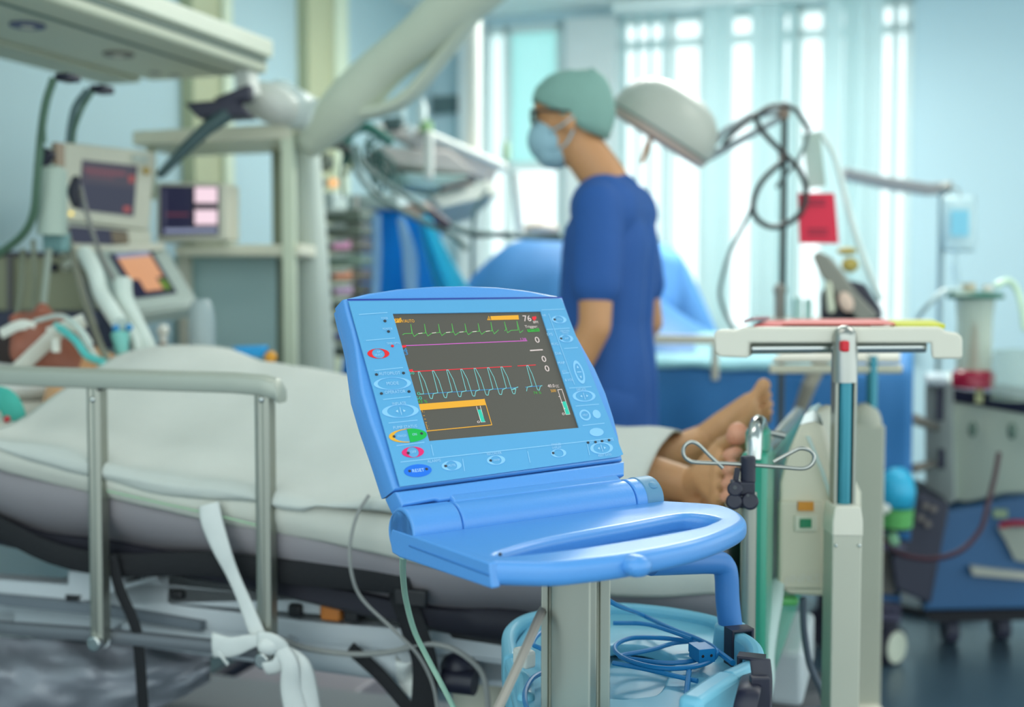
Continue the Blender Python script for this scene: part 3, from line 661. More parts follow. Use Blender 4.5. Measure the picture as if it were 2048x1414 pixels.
# tapes and airway
tp_ = MB(M_tape)
tp_.tube([P(170, 640, 2.70), P(120, 662, 2.68), P(88, 690, 2.69), P(40, 736, 2.72), P(10, 775, 2.76)], .020, 8, 5, .15, V((.7, 0, .7)))
tp_.tube([P(95, 664, 2.70), P(140, 652, 2.69), P(160, 662, 2.69), P(180, 690, 2.69)], .010, 8, 4, .25, UP)
tp_.tube([P(112, 678, 2.66), P(112, 704, 2.66)], .0095, 10, 2); tp_.tube([P(2, 668, 2.75), P(40, 650, 2.74), P(70, 655, 2.74)], .012, 8, 4, .3, UP)
tag(tp_.build('adhesive_tape'), 'white tape strapped across the face of the near patient', 'tape')
k = MB(mat('airway_turquoise', (90, 200, 196), .3, alpha=.85)); k.tube([P(112, 650, 2.68), P(150, 680, 2.64), P(175, 712, 2.62), P(206, 724, 2.6)], .009, 10, 5); tag(k.build('airway_tube'), 'turquoise airway tube at the mouth of the near patient', 'tube')
k = MB(M_clear); k.tube([P(70, 642, 2.70), P(120, 632, 2.68), P(158, 655, 2.66), P(190, 710, 2.62), P(215, 735, 2.6)], .006, 8, 6); tag(k.build('feeding_tube'), 'thin clear tube arching over the face of the near patient', 'tube')
k = MB(mat('cuff_turquoise', (64, 176, 160), .6)); c_ = P(8, 830, 2.42)
k.tube([P(-40, 800, 2.44), P(10, 800, 2.42), P(30, 838, 2.42), P(24, 868, 2.42), P(-30, 880, 2.44)], .026, 10, 5, .4, UP); k.use(mat('cuff_red', (190, 50, 60), .5)); k.ell(P(14, 838, 2.385), .007)
tag(k.build('arm_cuff'), 'turquoise cuff around the upper arm of the near patient', 'cuff')

# ---------------- linen
ridge_px = [(150, 775), (190, 742), (235, 718), (280, 703), (330, 695), (400, 696), (450, 705), (540, 724), (620, 742), (700, 757), (850, 790), (1000, 822), (1150, 848), (1250, 858), (1330, 858), (1378, 870)]
RZ = sorted((sw(PW(x, y, .03))[0], sw(PW(x, y, .03))[2]) for x, y in ridge_px)
hem_top = [(-60, 880), (0, 905), (60, 930), (130, 950), (180, 958), (300, 984), (430, 1002), (520, 1010), (560, 1020), (604, 1022), (640, 1004), (700, 1000), (760, 990), (830, 985), (960, 1000), (1100, 1020), (1250, 1020), (1316, 1008), (1345, 975), (1375, 890)]
HT = sorted((sw(PW(x, y, -.50))[0], sw(PW(x, y, -.50))[2]) for x, y in hem_top)
hem_low = [(-60, 915), (0, 945), (100, 972), (180, 990), (215, 1000), (330, 1022), (430, 1048), (520, 1068), (640, 1086), (770, 1112), (900, 1145), (1000, 1165), (1090, 1180), (1230, 1195), (1330, 1196), (1430, 1190)]
HL = sorted((sw(PW(x, y, -.495))[0], sw(PW(x, y, -.495))[2]) for x, y in hem_low)
def cloth(s0, s1, hem, lift, far, wr, off, bw=.50, flat=False, s_end=None):
    def fn(a, b):
        s = s0+(s1-s0)*a
        zm = smoothl(ZM, s)+.004+lift; zr = max(smoothl(RZ, s, .02), zm+.01) if not flat else zm+.005
        if b < .28:        # near drop
            t = b/.28; zh = lerp(hem, s); w = -.483-off-.012*math.sin(PI*t)-.006*math.sin(s*14+1)*(1-t); z = zh+(zm+.012-zh)*t
        elif b > .86:
            t = (b-.86)/.14; w = .48+.01*math.sin(PI*t); z = zm+.012-(.16)*t
        else:
            t = (b-.28)/.58; w = -.483-off+(.963+off)*t; x = min(abs(w-.02)/bw, 1.0)
            z = zm+.012+(zr-zm-.012)*(.5+.5*math.cos(PI*x))**.85
        n = wr*(mnoise.noise(V((s*4.2, b*5, 1)))+.5*mnoise.noise(V((s*9+b*6, b*9-s*5, 4))))
        if b < .28: n *= .5
        p = B(s, w, z+n)
        if s_end: 
            e = s_end(b); p = B(s0+(e-s0)*a, w, z+n)
        return p
    return fn
k = MB(M_sheet2); k.grid(cloth(-.07, 1.98, HL, .0, 0, .003, .0, flat=True), 110, 40)
tag(k.build('fitted_sheet', solid=.003, smooth=180), 'white fitted sheet on the grey mattress, hanging over its near edge', 'sheet')
k = MB(M_sheet)
fnS = cloth(.105, 1.36, HT, .006, 0, .015, .010)
k.grid(fnS, 100, 64)
tag(k.build('cover_sheet', solid=.004, smooth=180), 'white cover sheet draped over the patient on the near bed', 'sheet')
k = MB(mat('green_hem', (170, 206, 168), .8)); k.tube([PW(215, 982, -.505), PW(330, 1008, -.505), PW(430, 1030, -.505), PW(520, 1052, -.505)], .0016, 6, 3); k.build('hem_line', bpy.data.objects['fitted_sheet'])

# ---------------- tied white ribbon on the rail
M_rib = mat('ribbon_cloth', (222, 224, 220), .85, bump=.1, scale=30)
k = MB(M_rib)
k.tube([PW(418, 1008, -.51), PW(424, 1044, -.515), PW(444, 1100, -.515), PW(466, 1150, -.51), PW(490, 1205, -.51), PW(510, 1256, -.515), PW(522, 1275, -.52)], lambda t: .021-.010*t+.003*math.sin(t*9), 10, 6, .2, hv)
k.tube([PW(524, 1278, -.53), PW(498, 1284, -.53), PW(462, 1294, -.525), PW(426, 1290, -.52)], lambda t: .008+.016*t, 10, 6, .18, UP)
k.tube([PW(426, 1290, -.52), PW(456, 1330, -.53)], .004, 8, 1, .4, UP)
k.tube([PW(516, 1276, -.53), PW(548, 1282, -.535), PW(566, 1300, -.53), PW(556, 1330, -.53), PW(530, 1338, -.53)], .013, 10, 6, .3, UP)
k.tube([PW(560, 1296, -.53), PW(580, 1330, -.535), PW(582, 1380, -.53), PW(596, 1440, -.53)], lambda t: .014+.008*t, 10, 6, .3, hv)
k.tube([PW(566, 1300, -.52), PW(604, 1330, -.525), PW(616, 1380, -.52), PW(622, 1440, -.52)], lambda t: .012+.008*t, 10, 6, .3, hv)
k.ell(PW(540, 1292, -.53), (.022, .016, .016))
tag(k.build('tie_ribbon', smooth=180), 'white cloth tie knotted round the foot of the second rail post', 'cloth tie')
k = MB(M_rib); k.grid(lambda u, v: PW(790+45*u+6*v, 1310+16*math.sin(u*3)+v*(56+20*u), -.43-.02*math.sin(v*5+u*3)), 12, 10); tag(k.build('cloth_scrap', solid=.003, smooth=180), 'white cloth end hanging below the bed beside the wide black strap', 'cloth')
# ---------------- cables and hoses round the near bed
def cord(name, pts, r, m, label, cat='cable', sm=7, **kw):
    k = MB(m); k.tube(pts, r, 8, sm, **kw); return tag(k.build(name), label, cat)
M_pgreen = mat('pale_green_tube', (176, 212, 186), .3); M_gcab = mat('grey_cable', (150, 150, 146), .5)
cord('drain_tube', [P(806, 1112, 1.36), P(806, 1150, 1.5), P(812, 1200, 1.62), P(828, 1260, 1.68), P(852, 1310, 1.70), P(884, 1370, 1.70), P(915, 1430, 1.7)], .0042, M_pgreen, 'pale green tube hanging from the console shelf past the bed', 'tube')
cord('sensor_lead', [PW(738, 990, -.52), PW(714, 1030, -.53), PW(700, 1090, -.54), PW(704, 1150, -.54), PW(726, 1200, -.53), PW(790, 1262, -.52), PW(836, 1310, -.51), PW(866, 1370, -.5), PW(878, 1440, -.5)], .003, M_gcab, 'thin grey lead hanging down over the sheet left of the monitor')
cord('bed_cable', [PW(556, 1276, -.50), PW(610, 1296, -.47), PW(700, 1308, -.46), PW(780, 1304, -.46), PW(850, 1288, -.46), PW(910, 1300, -.46), PW(960, 1340, -.45), PW(974, 1390, -.45), PW(976, 1450, -.45)], .005, M_gcab, 'grey cable looping along the bed frame behind the white ties')
cord('mains_lead', [P(1086, 1220, 1.36), P(1076, 1240, 1.33), P(1050, 1300, 1.30), P(1018, 1370, 1.28), P(985, 1440, 1.26)], .0058, mat('taupe_cable', (156, 148, 138), .5), 'thick grey lead slanting down from the steel column')
k = MB(M_navyblk); k.cyl(PW(888, 1358, -.42), PW(950, 1366, -.42), .022, seg=20); k.ell(PW(920, 1335, -.40), (.035, .03, .03)); tag(k.build('foot_pedal'), 'dark round fitting under the bed beside the column', 'fitting')
k = MB(M_cream); k.lathe(PZ(955, 1460, .33), UP, [(.001, 0), (.05, 0), (.05, .09), (.04, .105), (.001, .11)], 24, hint=hv); k.cyl(PZ(955, 1460, .33)-UP*.33, PZ(955, 1460, .33), .03); tag(k.build('floor_canister'), 'cream round container standing under the bed beside the column', 'container')

# ---------------- slim pole with wire hook
px0 = P(1498, 1020, 1.73); X0, Y0 = px0.x, px0.y
pole = thing('drip_pole', V((X0, Y0, 0)), 'slim steel pole with black clamp and bent wire hook standing at the bed foot', 'pole')
def pq(x, y, d=0): return P(x, y, 1.73-d)
k = MB(M_alu); k.cyl(V((X0, Y0, .02)), V((X0, Y0, pq(0, 985).z)), .0115, seg=24); k.build('tube', pole)
k = MB(M_grey); k.cyl(V((X0, Y0, 0)), V((X0, Y0, .02)), .06, .055, 28); k.build('foot_plate', pole, bev=.004)
k = MB(M_navyblk); k.cyl(pq(1496, 966), pq(1496, 912), .0112, seg=24); k.build('cap', pole, bev=.003)
k = MB(M_navyblk); fbox(k, 1466, 964, 1512, 992, 1.715, .03, yaw=0); k.cyl(pq(1470, 978, .02), pq(1470, 978, -.02), .0115, seg=20); k.build('clamp', pole, bev=.003)
k = MB(M_navyblk); fbox(k, 1468, 990, 1515, 1017, 1.715, .034, yaw=0); k.cyl(pq(1468, 1003, .022), pq(1468, 1003, -.02), .012, seg=20); k.cyl(pq(1500, 1003, .024), pq(1500, 1003, -.02), .0125, seg=20); k.build('clamp', pole, bev=.003)
k = MB(M_dgrey); k.cyl(pq(1470, 975, .021), pq(1470, 975, .019), .003); k.cyl(pq(1496, 991, .024), pq(1496, 991, .02), .0022); k.build('clamp_screw', pole)
k = MB(M_navyblk); k.box(pq(1473, 950), (.008, .006, .022), (V((1, 0, -.15)).normalized(), V((0, 1, 0)), V((.15, 0, 1)).normalized())); k.build('lever', pole, bev=.001)
k = MB(M_steel)
k.tube([pq(1446, 936), pq(1420, 912), pq(1398, 890), pq(1382, 884), pq(1369, 893), pq(1367, 909), pq(1378, 921), pq(1396, 925), pq(1450, 927), pq(1500, 930), pq(1560, 934), pq(1606, 937), pq(1625, 927), pq(1628, 911), pq(1618, 900), pq(1600, 897), pq(1582, 905), pq(1547, 924)], .0030, 10, 8); k.build('wire_hook', pole)

# ---------------- control unit hung on the footboard
cu = thing('bed_control_unit', P(1620, 1190, 2.01), 'beige control box with orange label and green rocker switch hung on the bed end', 'control unit')
YU = 2.01
k = MB(mat('unit_beige', (222, 214, 192), .4, var=.03))
pts = [(1562, 1180), (1576, 1190), (1688, 1196), (1694, 1170), (1694, 1010), (1682, 985), (1650, 860), (1640, 835), (1628, 822), (1610, 826), (1598, 850), (1574, 905), (1558, 965), (1556, 1100)]
k.prism([P(x, y, YU) for x, y in pts], wv*.14+V((.02, 0, 0))); k.build('case', cu, bev=.008)
k = MB(mat('edge_white', (226, 234, 228), .25, coat=.5)); k.loft([[P(x, y, YU-.004)+d for d in (V((0, 0, 0)), V((.006, -.004, 0)), V((.006, .01, 0)), V((0, .01, 0)))] for x, y in ((1612, 872), (1640, 940), (1660, 1000))]); k.build('edge_strip', cu)
k = MB(M_chrome); k.prism([P(x, y, YU-.003) for x, y in ((1600, 850), (1610, 828), (1628, 820), (1640, 833), (1646, 850), (1630, 842), (1612, 846))], wv*.13); k.build('top_trim', cu)
k = MB(mat('unit_lower', (214, 206, 184), .45)); fbox(k, 1556, 1000, 1650, 1182, YU-.006, .02, yaw=0); k.build('front_cover', cu, bev=.006)
k = MB(mat('label_orange', (216, 140, 40), .5)); fbox(k, 1596, 1004, 1628, 1022, YU-.012, .006, yaw=0); k.build('label', cu)
k = MB(M_beige); fbox(k, 1588, 1030, 1636, 1064, YU-.010, .006, yaw=0); k.build('switch_frame', cu, bev=.002)
k = MB(mat('switch_green', (10, 70, 52), .3, emis=(0, 150, 90), estr=.25)); fbox(k, 1600, 1038, 1624, 1056, YU-.014, .008, yaw=0); k.build('rocker_switch', cu, bev=.001)
k = MB(mat('unit_letter', (216, 212, 198), .4)); q = P(1611, 1158, YU-.0075); me = text_mesh('glNPKST', .02); k.mesh(me, basis(q, V((1, 0, 0)), UP, V((0, -1, 0)))); k.build('lettering', cu, smooth=0)
k = MB(M_steel); k.tube([P(1570, 872, YU-.02), P(1540, 866, YU-.02), P(1510, 862, YU-.02), P(1502, 870, YU-.02), P(1500, 880, YU-.02)], .0055, 8, 4); k.build('hanging_hook', cu)
k = MB(mat('green_cap', (120, 214, 126), .3)); fbox(k, 1556, 1194, 1600, 1214, YU+.03, .05, yaw=0); k.build('connector', cu, bev=.008)
cord('unit_lead', [P(1606, 1196, 2.02), P(1608, 1260, 2.03), P(1620, 1330, 2.05), P(1645, 1390, 2.06), P(1655, 1450, 2.06)], .006, mat('slate_cable', (96, 104, 118), .5), 'slate grey lead dropping from the beige control box')
k = MB(mat('white_wrap', (196, 214, 210), .4, bump=.2)); k.tube([P(1556, 1160, 2.02), P(1545, 1200, 1.98), P(1532, 1250, 1.95), P(1524, 1310, 1.93), P(1528, 1360, 1.92), P(1522, 1420, 1.92)], lambda t: .012+.010*math.sin(PI*t), 12, 6, .6); tag(k.build('plastic_bag', smooth=180), 'crumpled clear white plastic bag hanging below the green footboard edge', 'bag')
k = MB(M_frame); fbox(k, 1535, 1300, 1605, 1414, 2.25, .3); tag(k.build('floor_step', bev=.012), 'white plastic box on the floor behind the pale blue bumper', 'box')

# ---------------- overbed table at the foot
ot = thing('overbed_table', P(1690, 1400, 1.95), 'cream overbed table with chrome bar and telescopic posts beyond the bed foot', 'overbed table')
YT = 1.95
M_top = mat('table_cream', (222, 216, 200), .4, var=.02)
k = MB(M_top)
tpts = [(1432, 660), (1470, 661), (1486, 655), (1880, 655), (1893, 664), (1918, 668), (1925, 676), (1925, 716), (1918, 718), (1864, 718), (1862, 686), (1498, 686), (1496, 716), (1440, 714), (1430, 706), (1428, 668)]
k.prism([P(x, y, YT) for x, y in tpts], wv*.06); k.build('end_frame', ot, bev=.004)
k = MB(M_top); a = P(1500, 664, YT+.01); b = P(1884, 664, YT+.01); k.prism([P(1490, 660, YT+.02), P(1882, 660, YT+.02), P(1882, 672, YT+.02), P(1490, 672, YT+.02)], wv*.72); k.build('tray', ot, bev=.004)
k = MB(M_chrome); k.cyl(P(1502, 697, YT+.03), P(1850, 694, YT+.03), .0095, seg=20); k.build('cross_bar', ot)
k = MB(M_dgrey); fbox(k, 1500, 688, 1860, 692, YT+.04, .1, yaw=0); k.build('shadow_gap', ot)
k = MB(M_steel); k.cyl(P(1689, 764, YT-.005), P(1689, 676, YT-.005), .0205, seg=32); k.ell(P(1689, 676, YT-.005), (.0205, .0205, .021)); k.build('swivel_head', ot, smooth=50)
k = MB(mat('lever_red', (216, 20, 40), .35)); fbox(k, 1684, 682, 1700, 704, YT-.038, .02, yaw=0); k.build('lock_lever', ot, bev=.003)
def post(dv, nm, hwid=.0245):
    o = V((P(1689, 800, YT).x, YT, 0))+wv*dv
    k = MB(mat('post_teal', (40, 124, 140), .22, .6, var=.03, coat=.4)); k.cyl(V((o.x, o.y, .75)), V((o.x, o.y, 1.10)), .0135, seg=24); k.build('inner_post', ot)
    k = MB(M_alu)
    for sg in (-1, 1): k.box(V((o.x+sg*.0155, o.y+.004, .935)), (.005, .028, .33))
    k.build('post_sleeve', ot)
    k = MB(mat('post_beige', (190, 188, 172), .45, var=.03)); k.hexa([V((o.x+i*hwid, o.y+j*.03, .06)) for i, j in ((-1, -1), (1, -1), (1, 1), (-1, 1))]+[V((o.x+i*hwid, o.y+j*.03, .800)) for i, j in ((-1, -1), (1, -1), (1, 1), (-1, 1))])
    k.build('post_housing', ot, bev=.003)
    k = MB(M_top); k.loft([[V((o.x+i*hwid*f, o.y+j*.032, z)) for i, j in ((-1, -1), (1, -1), (1, 1), (-1, 1))] for z, f in ((.79, 1.05), (.815, 1.03), (.835, .9), (.84, .8))]); cp = k.build('collar', ot, bev=.003)
    for sg in (-1, 1):
        k = MB(M_chrome); k.ell(V((o.x+sg*hwid*.78, o.y-.031, .775)), .0032); k.build('screw', ot)
    k = MB(M_top); k.hexa([V((o.x+i*.045, o.y+j*.30, .02)) for i, j in ((-1, -1), (1, -1), (1, 1), (-1, 1))]+[V((o.x+i*.03, o.y+j*.10, .11)) for i, j in ((-1, -1), (1, -1), (1, 1), (-1, 1))]); k.build('foot', ot, bev=.01)
post(0, 'near'); 
# second table just behind
ot2 = thing('overbed_table', P(1740, 1400, 2.75), 'cream overbed table standing further back, mostly hidden behind the first', 'overbed table')
q = P(1728, 900, 2.75); Xb, Yb = q.x, q.y
k = MB(mat('post_grey_cream', (178, 178, 162), .45)); k.box(V((Xb, Yb, .46)), (.082, .06, .84)); k.ell(V((Xb, Yb, .88)), (.041, .03, .05)); k.build('post_housing', ot2, bev=.006)
k = MB(mat('post_teal', (40, 124, 140), .22, .6)); k.cyl(V((Xb+.016, Yb, .86)), V((Xb+.016, Yb, 1.04)), .013); k.build('inner_post', ot2)
k = MB(M_beige); k.cyl(P(1540, 738, 2.75), P(1802, 738, 2.75), .011, seg=16); k.build('cross_bar', ot2)
k = MB(M_top); k.hexa([V((Xb+i*.05+.005, Yb+j, .02)) for i, j in ((-1, -.25), (1.5, -.25), (1.2, .3), (-1, .3))]+[V((Xb+i*.04, Yb+j, .22)) for i, j in ((-1, -.05), (1, -.05), (1, .1), (-1, .1))]); k.build('foot', ot2, bev=.01)
k = MB(M_top); k.prism([P(1545, 715, 2.74), P(1800, 715, 2.74), P(1800, 726, 2.74), P(1545, 726, 2.74)], wv*.4); k.build('tray', ot2, bev=.004)
# papers on the table
def paper(pts, th, m, label):
    k = MB(m); k.prism(pts, UP*th); return tag(k.build('paper_folder'), label, 'folder')
zt = P(0, 660, YT+.02).z+.001
def tq(x, d, dz=0): p = P(x, 660, YT+.02)+wv*d; p.z = zt+dz; return p
paper([tq(1500, .05), tq(1740, .04), tq(1720, .36), tq(1490, .36)], .006, mat('folder_red', (214, 96, 92), .7), 'red paper folder lying on the cream overbed table')
paper([tq(1560, .03, .007), tq(1790, .02, .007), tq(1760, .3, .007), tq(1550, .3, .007)], .003, mat('folder_pink', (226, 130, 124), .7), 'pink sheet lying on top of the red folder')
paper([tq(1790, .06), tq(1892, .05), tq(1875, .34), tq(1770, .34)], .007, mat('folder_yellow', (206, 206, 60), .7), 'yellow green folder at the far corner of the overbed table')
k = MB(mat('paper_mauve', (176, 150, 156), .7)); k.prism([tq(1484, .02, .010), tq(1506, .0, .016), tq(1512, .2, .012), tq(1482, .2, .010)], UP*.005); tag(k.build('note_pad'), 'small mauve pad at the near corner of the overbed table', 'pad')
# ================================================================ the ward: shell, windows, blinds
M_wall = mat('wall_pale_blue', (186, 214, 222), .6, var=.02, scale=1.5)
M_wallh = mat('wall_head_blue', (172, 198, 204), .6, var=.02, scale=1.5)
M_ceil = mat('ceiling_white', (236, 244, 242), .7, var=.02)
M_floor = mat('floor_vinyl', (70, 92, 106), .28, var=.10, scale=3)
M_frame_w = mat('window_frame_white', (222, 236, 234), .4, var=.02)
M_olive = mat('trim_olive', (178, 182, 148), .6, var=.04); M_olive_l = mat('trim_cream', (206, 216, 192), .6)
WW, SH, ZC = 4.6, 2.5, 2.86
def sb(x, y=600, w=WW): return sw(PW(x, y, w))[0]
def zb(x, y, w=WW): return PW(x, y, w).z
k = MB(M_floor); k.wbox((SH+.1, -.05), (-4.5, 0), -5.5, WW+.1); struct(k, 'floor')
k = MB(M_ceil); k.wbox((SH+.1, ZC), (-4.5, ZC+.08), -2.2, WW+.1); struct(k, 'ceiling')
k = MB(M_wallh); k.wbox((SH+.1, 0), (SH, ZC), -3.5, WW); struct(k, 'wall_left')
sA0, sA1, sB0, sB1 = sb(964), sb(1124), sb(1232), sb(1817)
zsA, zsB, zt_ = .95, .92, 2.80
k = MB(M_wall)
T = (WW, WW+.12)
k.wbox((SH+.1, 0), (sA0, ZC), *T); k.wbox((sA0, 0), (sA1, zsA), *T); k.wbox((sA0, zt_), (sA1, ZC), *T); k.wbox((sA1, 0), (sB0, ZC), *T)
k.wbox((sB0, 0), (sB1, zsB), *T); k.wbox((sB0, zt_), (sB1, ZC), *T); k.wbox((sB1, 0), (-4.5, ZC), *T)
struct(k, 'wall_back')
def winframe(name, s0, s1, z0, z1, mull, trans, zt):
    k = MB(M_frame_w); a = .045
    for z in (z0, z1-a): k.wbox((s0, z), (s1, z+a), WW+.02, WW+.09)
    for s in [s0-a*.5, s1+a*.5]+mull: k.wbox((s+a*.5, z0), (s-a*.5, z1), WW+.02, WW+.09)
    for (p, q) in trans: k.wbox((p, zt), (q, zt+.05), WW+.02, WW+.09)
    k.wbox((s0+.03, z0-.04), (s1-.03, z0), WW-.12, WW+.02)
    o = struct(k, name, bev=.004); return o
M_glass = mat('window_glass', (225, 245, 245), .03, var=0, alpha=.10, spec=.5)
M_frost = mat('frosted_glass', (200, 238, 236), .6, var=.03)
nt = M_frost.node_tree; bs_ = nt.nodes['Principled BSDF']; out_ = nt.nodes['Material Output']
tr_ = nt.nodes.new('ShaderNodeBsdfTranslucent'); tr_.inputs['Color'].default_value = (.72, .93, .92, 1); mx_ = nt.nodes.new('ShaderNodeMixShader'); mx_.inputs[0].default_value = .6
nt.links.new(bs_.outputs[0], mx_.inputs[1]); nt.links.new(tr_.outputs[0], mx_.inputs[2]); nt.links.new(mx_.outputs[0], out_.inputs[0])
M_frost2 = M_frost.copy(); M_frost2.name = 'frosted_glass_light'
M_frost2.node_tree.nodes['Translucent BSDF'].inputs['Color'].default_value = (.98, 1, 1, 1); M_frost2.node_tree.nodes['Mix Shader'].inputs[0].default_value = .85
w1 = winframe('window_1', sA0, sA1, zsA, zt_, [sb(1012)], [(sA0, sA1)], 1.92)
k = MB(M_frost); k.wbox((sb(1012), 1.95), (sA1, zt_), WW+.045, WW+.055); k.build('upper_pane', w1)
k = MB(M_frost2); k.wbox((sA0, 1.95), (sb(1012), zt_), WW+.045, WW+.055); k.build('upper_pane', w1)
k = MB(M_glass); k.wbox((sA0, zsA), (sA1, 1.94), WW+.045, WW+.05); k.build('lower_pane', w1)
w2 = winframe('window_2', sB0, sB1, zsB, zt_, [sb(1337), sb(1400), sb(1508), sb(1590), sb(1643), sb(1750), sb(1782)], [(sB0, sB1)], 2.61)
k = MB(M_glass); k.wbox((sB0, zsB), (sB1, zt_), WW+.045, WW+.05); k.build('pane', w2)
# vertical blind: a head rail and hanging slats, some turned, some drawn aside
M_slat = mat('blind_slat', (220, 236, 236), .7, var=.03)
nt = M_slat.node_tree; bs_ = nt.nodes['Principled BSDF']; out_ = nt.nodes['Material Output']
tr_ = nt.nodes.new('ShaderNodeBsdfTranslucent'); tr_.inputs['Color'].default_value = (.74, .87, .88, 1); mx_ = nt.nodes.new('ShaderNodeMixShader'); mx_.inputs[0].default_value = .55
nt.links.new(bs_.outputs[0], mx_.inputs[1]); nt.links.new(tr_.outputs[0], mx_.inputs[2]); nt.links.new(mx_.outputs[0], out_.inputs[0])
WBL = 4.40
bl = thing('vertical_blind', B(sb(1500, w=WBL), WBL, zsB), 'vertical blind of pale slats hanging in front of the bright ward window', 'blind')
k = MB(M_frame_w); k.wbox((sb(1225, w=WBL), 2.775), (sb(1822, w=WBL), 2.83), WBL-.04, WBL+.05); k.build('head_rail', bl, bev=.005)
def slat(x, ang, wd=.10, z0=.90):
    s = sb(x, w=WBL); d = (hv*math.cos(ang)+wv*math.sin(ang))*wd/2; c = B(s, WBL, 0)
    k = MB(M_slat); n = V((-d.y, d.x, 0)).normalized()
    k.loft([[c+d*t+n*(.006*(1-t*t))+UP*z for t in (-1, -.5, 0, .5, 1)]+[c+d*t+n*(.006*(1-t*t)+.0015)+UP*z for t in (1, .5, 0, -.5, -1)] for z in (z0, 2.775)])
    k.build('slat', bl, smooth=60)
for x in (1246, 1272, 1298, 1324): slat(x, 1.05, .085)
for x, a in ((1417, .15), (1447, .35), (1513, .15), (1536, .2), (1558, 1.1), (1577, 1.15), (1660, .2), (1690, .9), (1716, .12), (1738, .2)): slat(x, a, .095)
# cladding column beside the first window, pale grey pier, wall trims on the head wall
k = MB(mat('pier_grey', (216, 226, 226), .6)); s0, s1 = sb(918, w=WW-.10), sb(962, w=WW-.10); k.wbox((s0, 0), (s1, ZC), WW-.10, WW); struct(k, 'trim_3')
k = MB(mat('pier_grey', (216, 226, 226), .6)); k.wbox((sb(1128, w=WW-.06), 0), (sb(1228, w=WW-.06), 2.80), WW-.06, WW); struct(k, 'trim_4')
for n_, xa, xm, xb in (('trim_1', 386, 440, 458), ('trim_2', 616, 664, 690)):
    wa, wm, wb_ = [sw(PS(x, 100, SH-.06))[1] for x in (xa, xm, xb)]
    k = MB(M_olive); k.wbox((SH, 0), (SH-.06, ZC), wa, wm); k.use(M_olive_l); k.wbox((SH, 0), (SH-.08, ZC), wm, wb_); struct(k, n_)
k = MB(M_frame_w); k.wbox((SH, 0), (SH-.015, .10), -3.4, WW); struct(k, 'baseboard_left')
k = MB(mat('grille_dark', (84, 112, 116), .5)); 
va, vb_ = sb(866, w=WW-.02), sb(916, w=WW-.02); z0, z1 = zb(890, 228), zb(890, 193)
k.wbox((va, z0), (vb_, z1), WW-.03, WW); 
for i in range(6): 
    z = z0+(z1-z0)*(i+.5)/6; k.use(mat('grille_slat', (112, 140, 142), .5)); k.wbox((va, z), (vb_, z+.006), WW-.04, WW-.02)
tag(k.build('wall_vent'), 'dark louvred vent on the back wall above the far equipment', 'vent')

# ================================================================ left: pendant, monitors, rack, ventilator
def qslab(mb, c4, th):
    q = [P(*c) for c in c4]; n = (q[1]-q[0]).cross(q[3]-q[0]).normalized()
    if n.dot(q[0]-CAM) < 0: n = -n
    mb.prism(q, n*th); return n
def inset(c4, x0, y0, x1, y1):
    q = [P(*c) for c in c4]; f = lambda a, b: (q[0].lerp(q[1], a)).lerp(q[3].lerp(q[2], a), b)
    return [f(x0, y0), f(x1, y0), f(x1, y1), f(x0, y1)]
M_pend = mat('pendant_beige', (196, 200, 178), .45, var=.03)
ZP = 1.85
pe = thing('ceiling_pendant', B(1.8, 0, ZP), 'long cream supply beam with round sockets running above the head of the near bed', 'supply unit')
wend = sw(PZ(500, 150, ZP))[1]
k = MB(M_pend); k.wbox((1.52, ZP), (1.94, ZP+.10), -1.6, wend); k.build('beam', pe, bev=.012)
k = MB(mat('pendant_side', (176, 182, 160), .45)); k.wbox((1.94, ZP-.012), (2.08, ZP+.05), -1.6, wend-.05); k.build('rear_channel', pe, bev=.008)
k = MB(mat('pendant_groove', (92, 112, 104), .5)); k.wbox((1.515, ZP+.028), (1.522, ZP+.040), -1.6, wend-.02); k.wbox((1.63, ZP-.003), (1.645, ZP+.002), -1.6, wend-.02); k.build('groove', pe)
k = MB(mat('pendant_top', (214, 218, 198), .4)); k.wbox((1.50, ZP+.045), (1.53, ZP+.10), -1.6, wend); k.build('front_lip', pe, bev=.008)
for x, y, m in ((55, 49, mat('socket_blue', (76, 82, 116), .5)), (237, 107, mat('socket_grey', (116, 112, 102), .5))):
    c = PZ(x, y, ZP); k = MB(m); k.cyl(c-UP*.006, c+UP*.01, .042, seg=32); k.use(M_cream); k.cyl(c-UP*.008, c-UP*.005, .016, seg=20); k.build('socket', pe)
for x, y in ((310, 145), (350, 150)):
    c = PZ(x, y, ZP); k = MB(M_grey); k.cyl(c-UP*.004, c+UP*.01, .018); k.build('socket', pe)
k = MB(M_white); qslab(k, [(494, 118, 3.55), (514, 126, 3.6), (524, 190, 3.6), (500, 192, 3.55)], .05); k.build('end_plate', pe, bev=.006)
k = MB(M_pend); k.cyl(B(1.75, .2, ZP+.09), B(1.75, .2, ZC), .05, seg=24); k.build('drop_tube', pe)
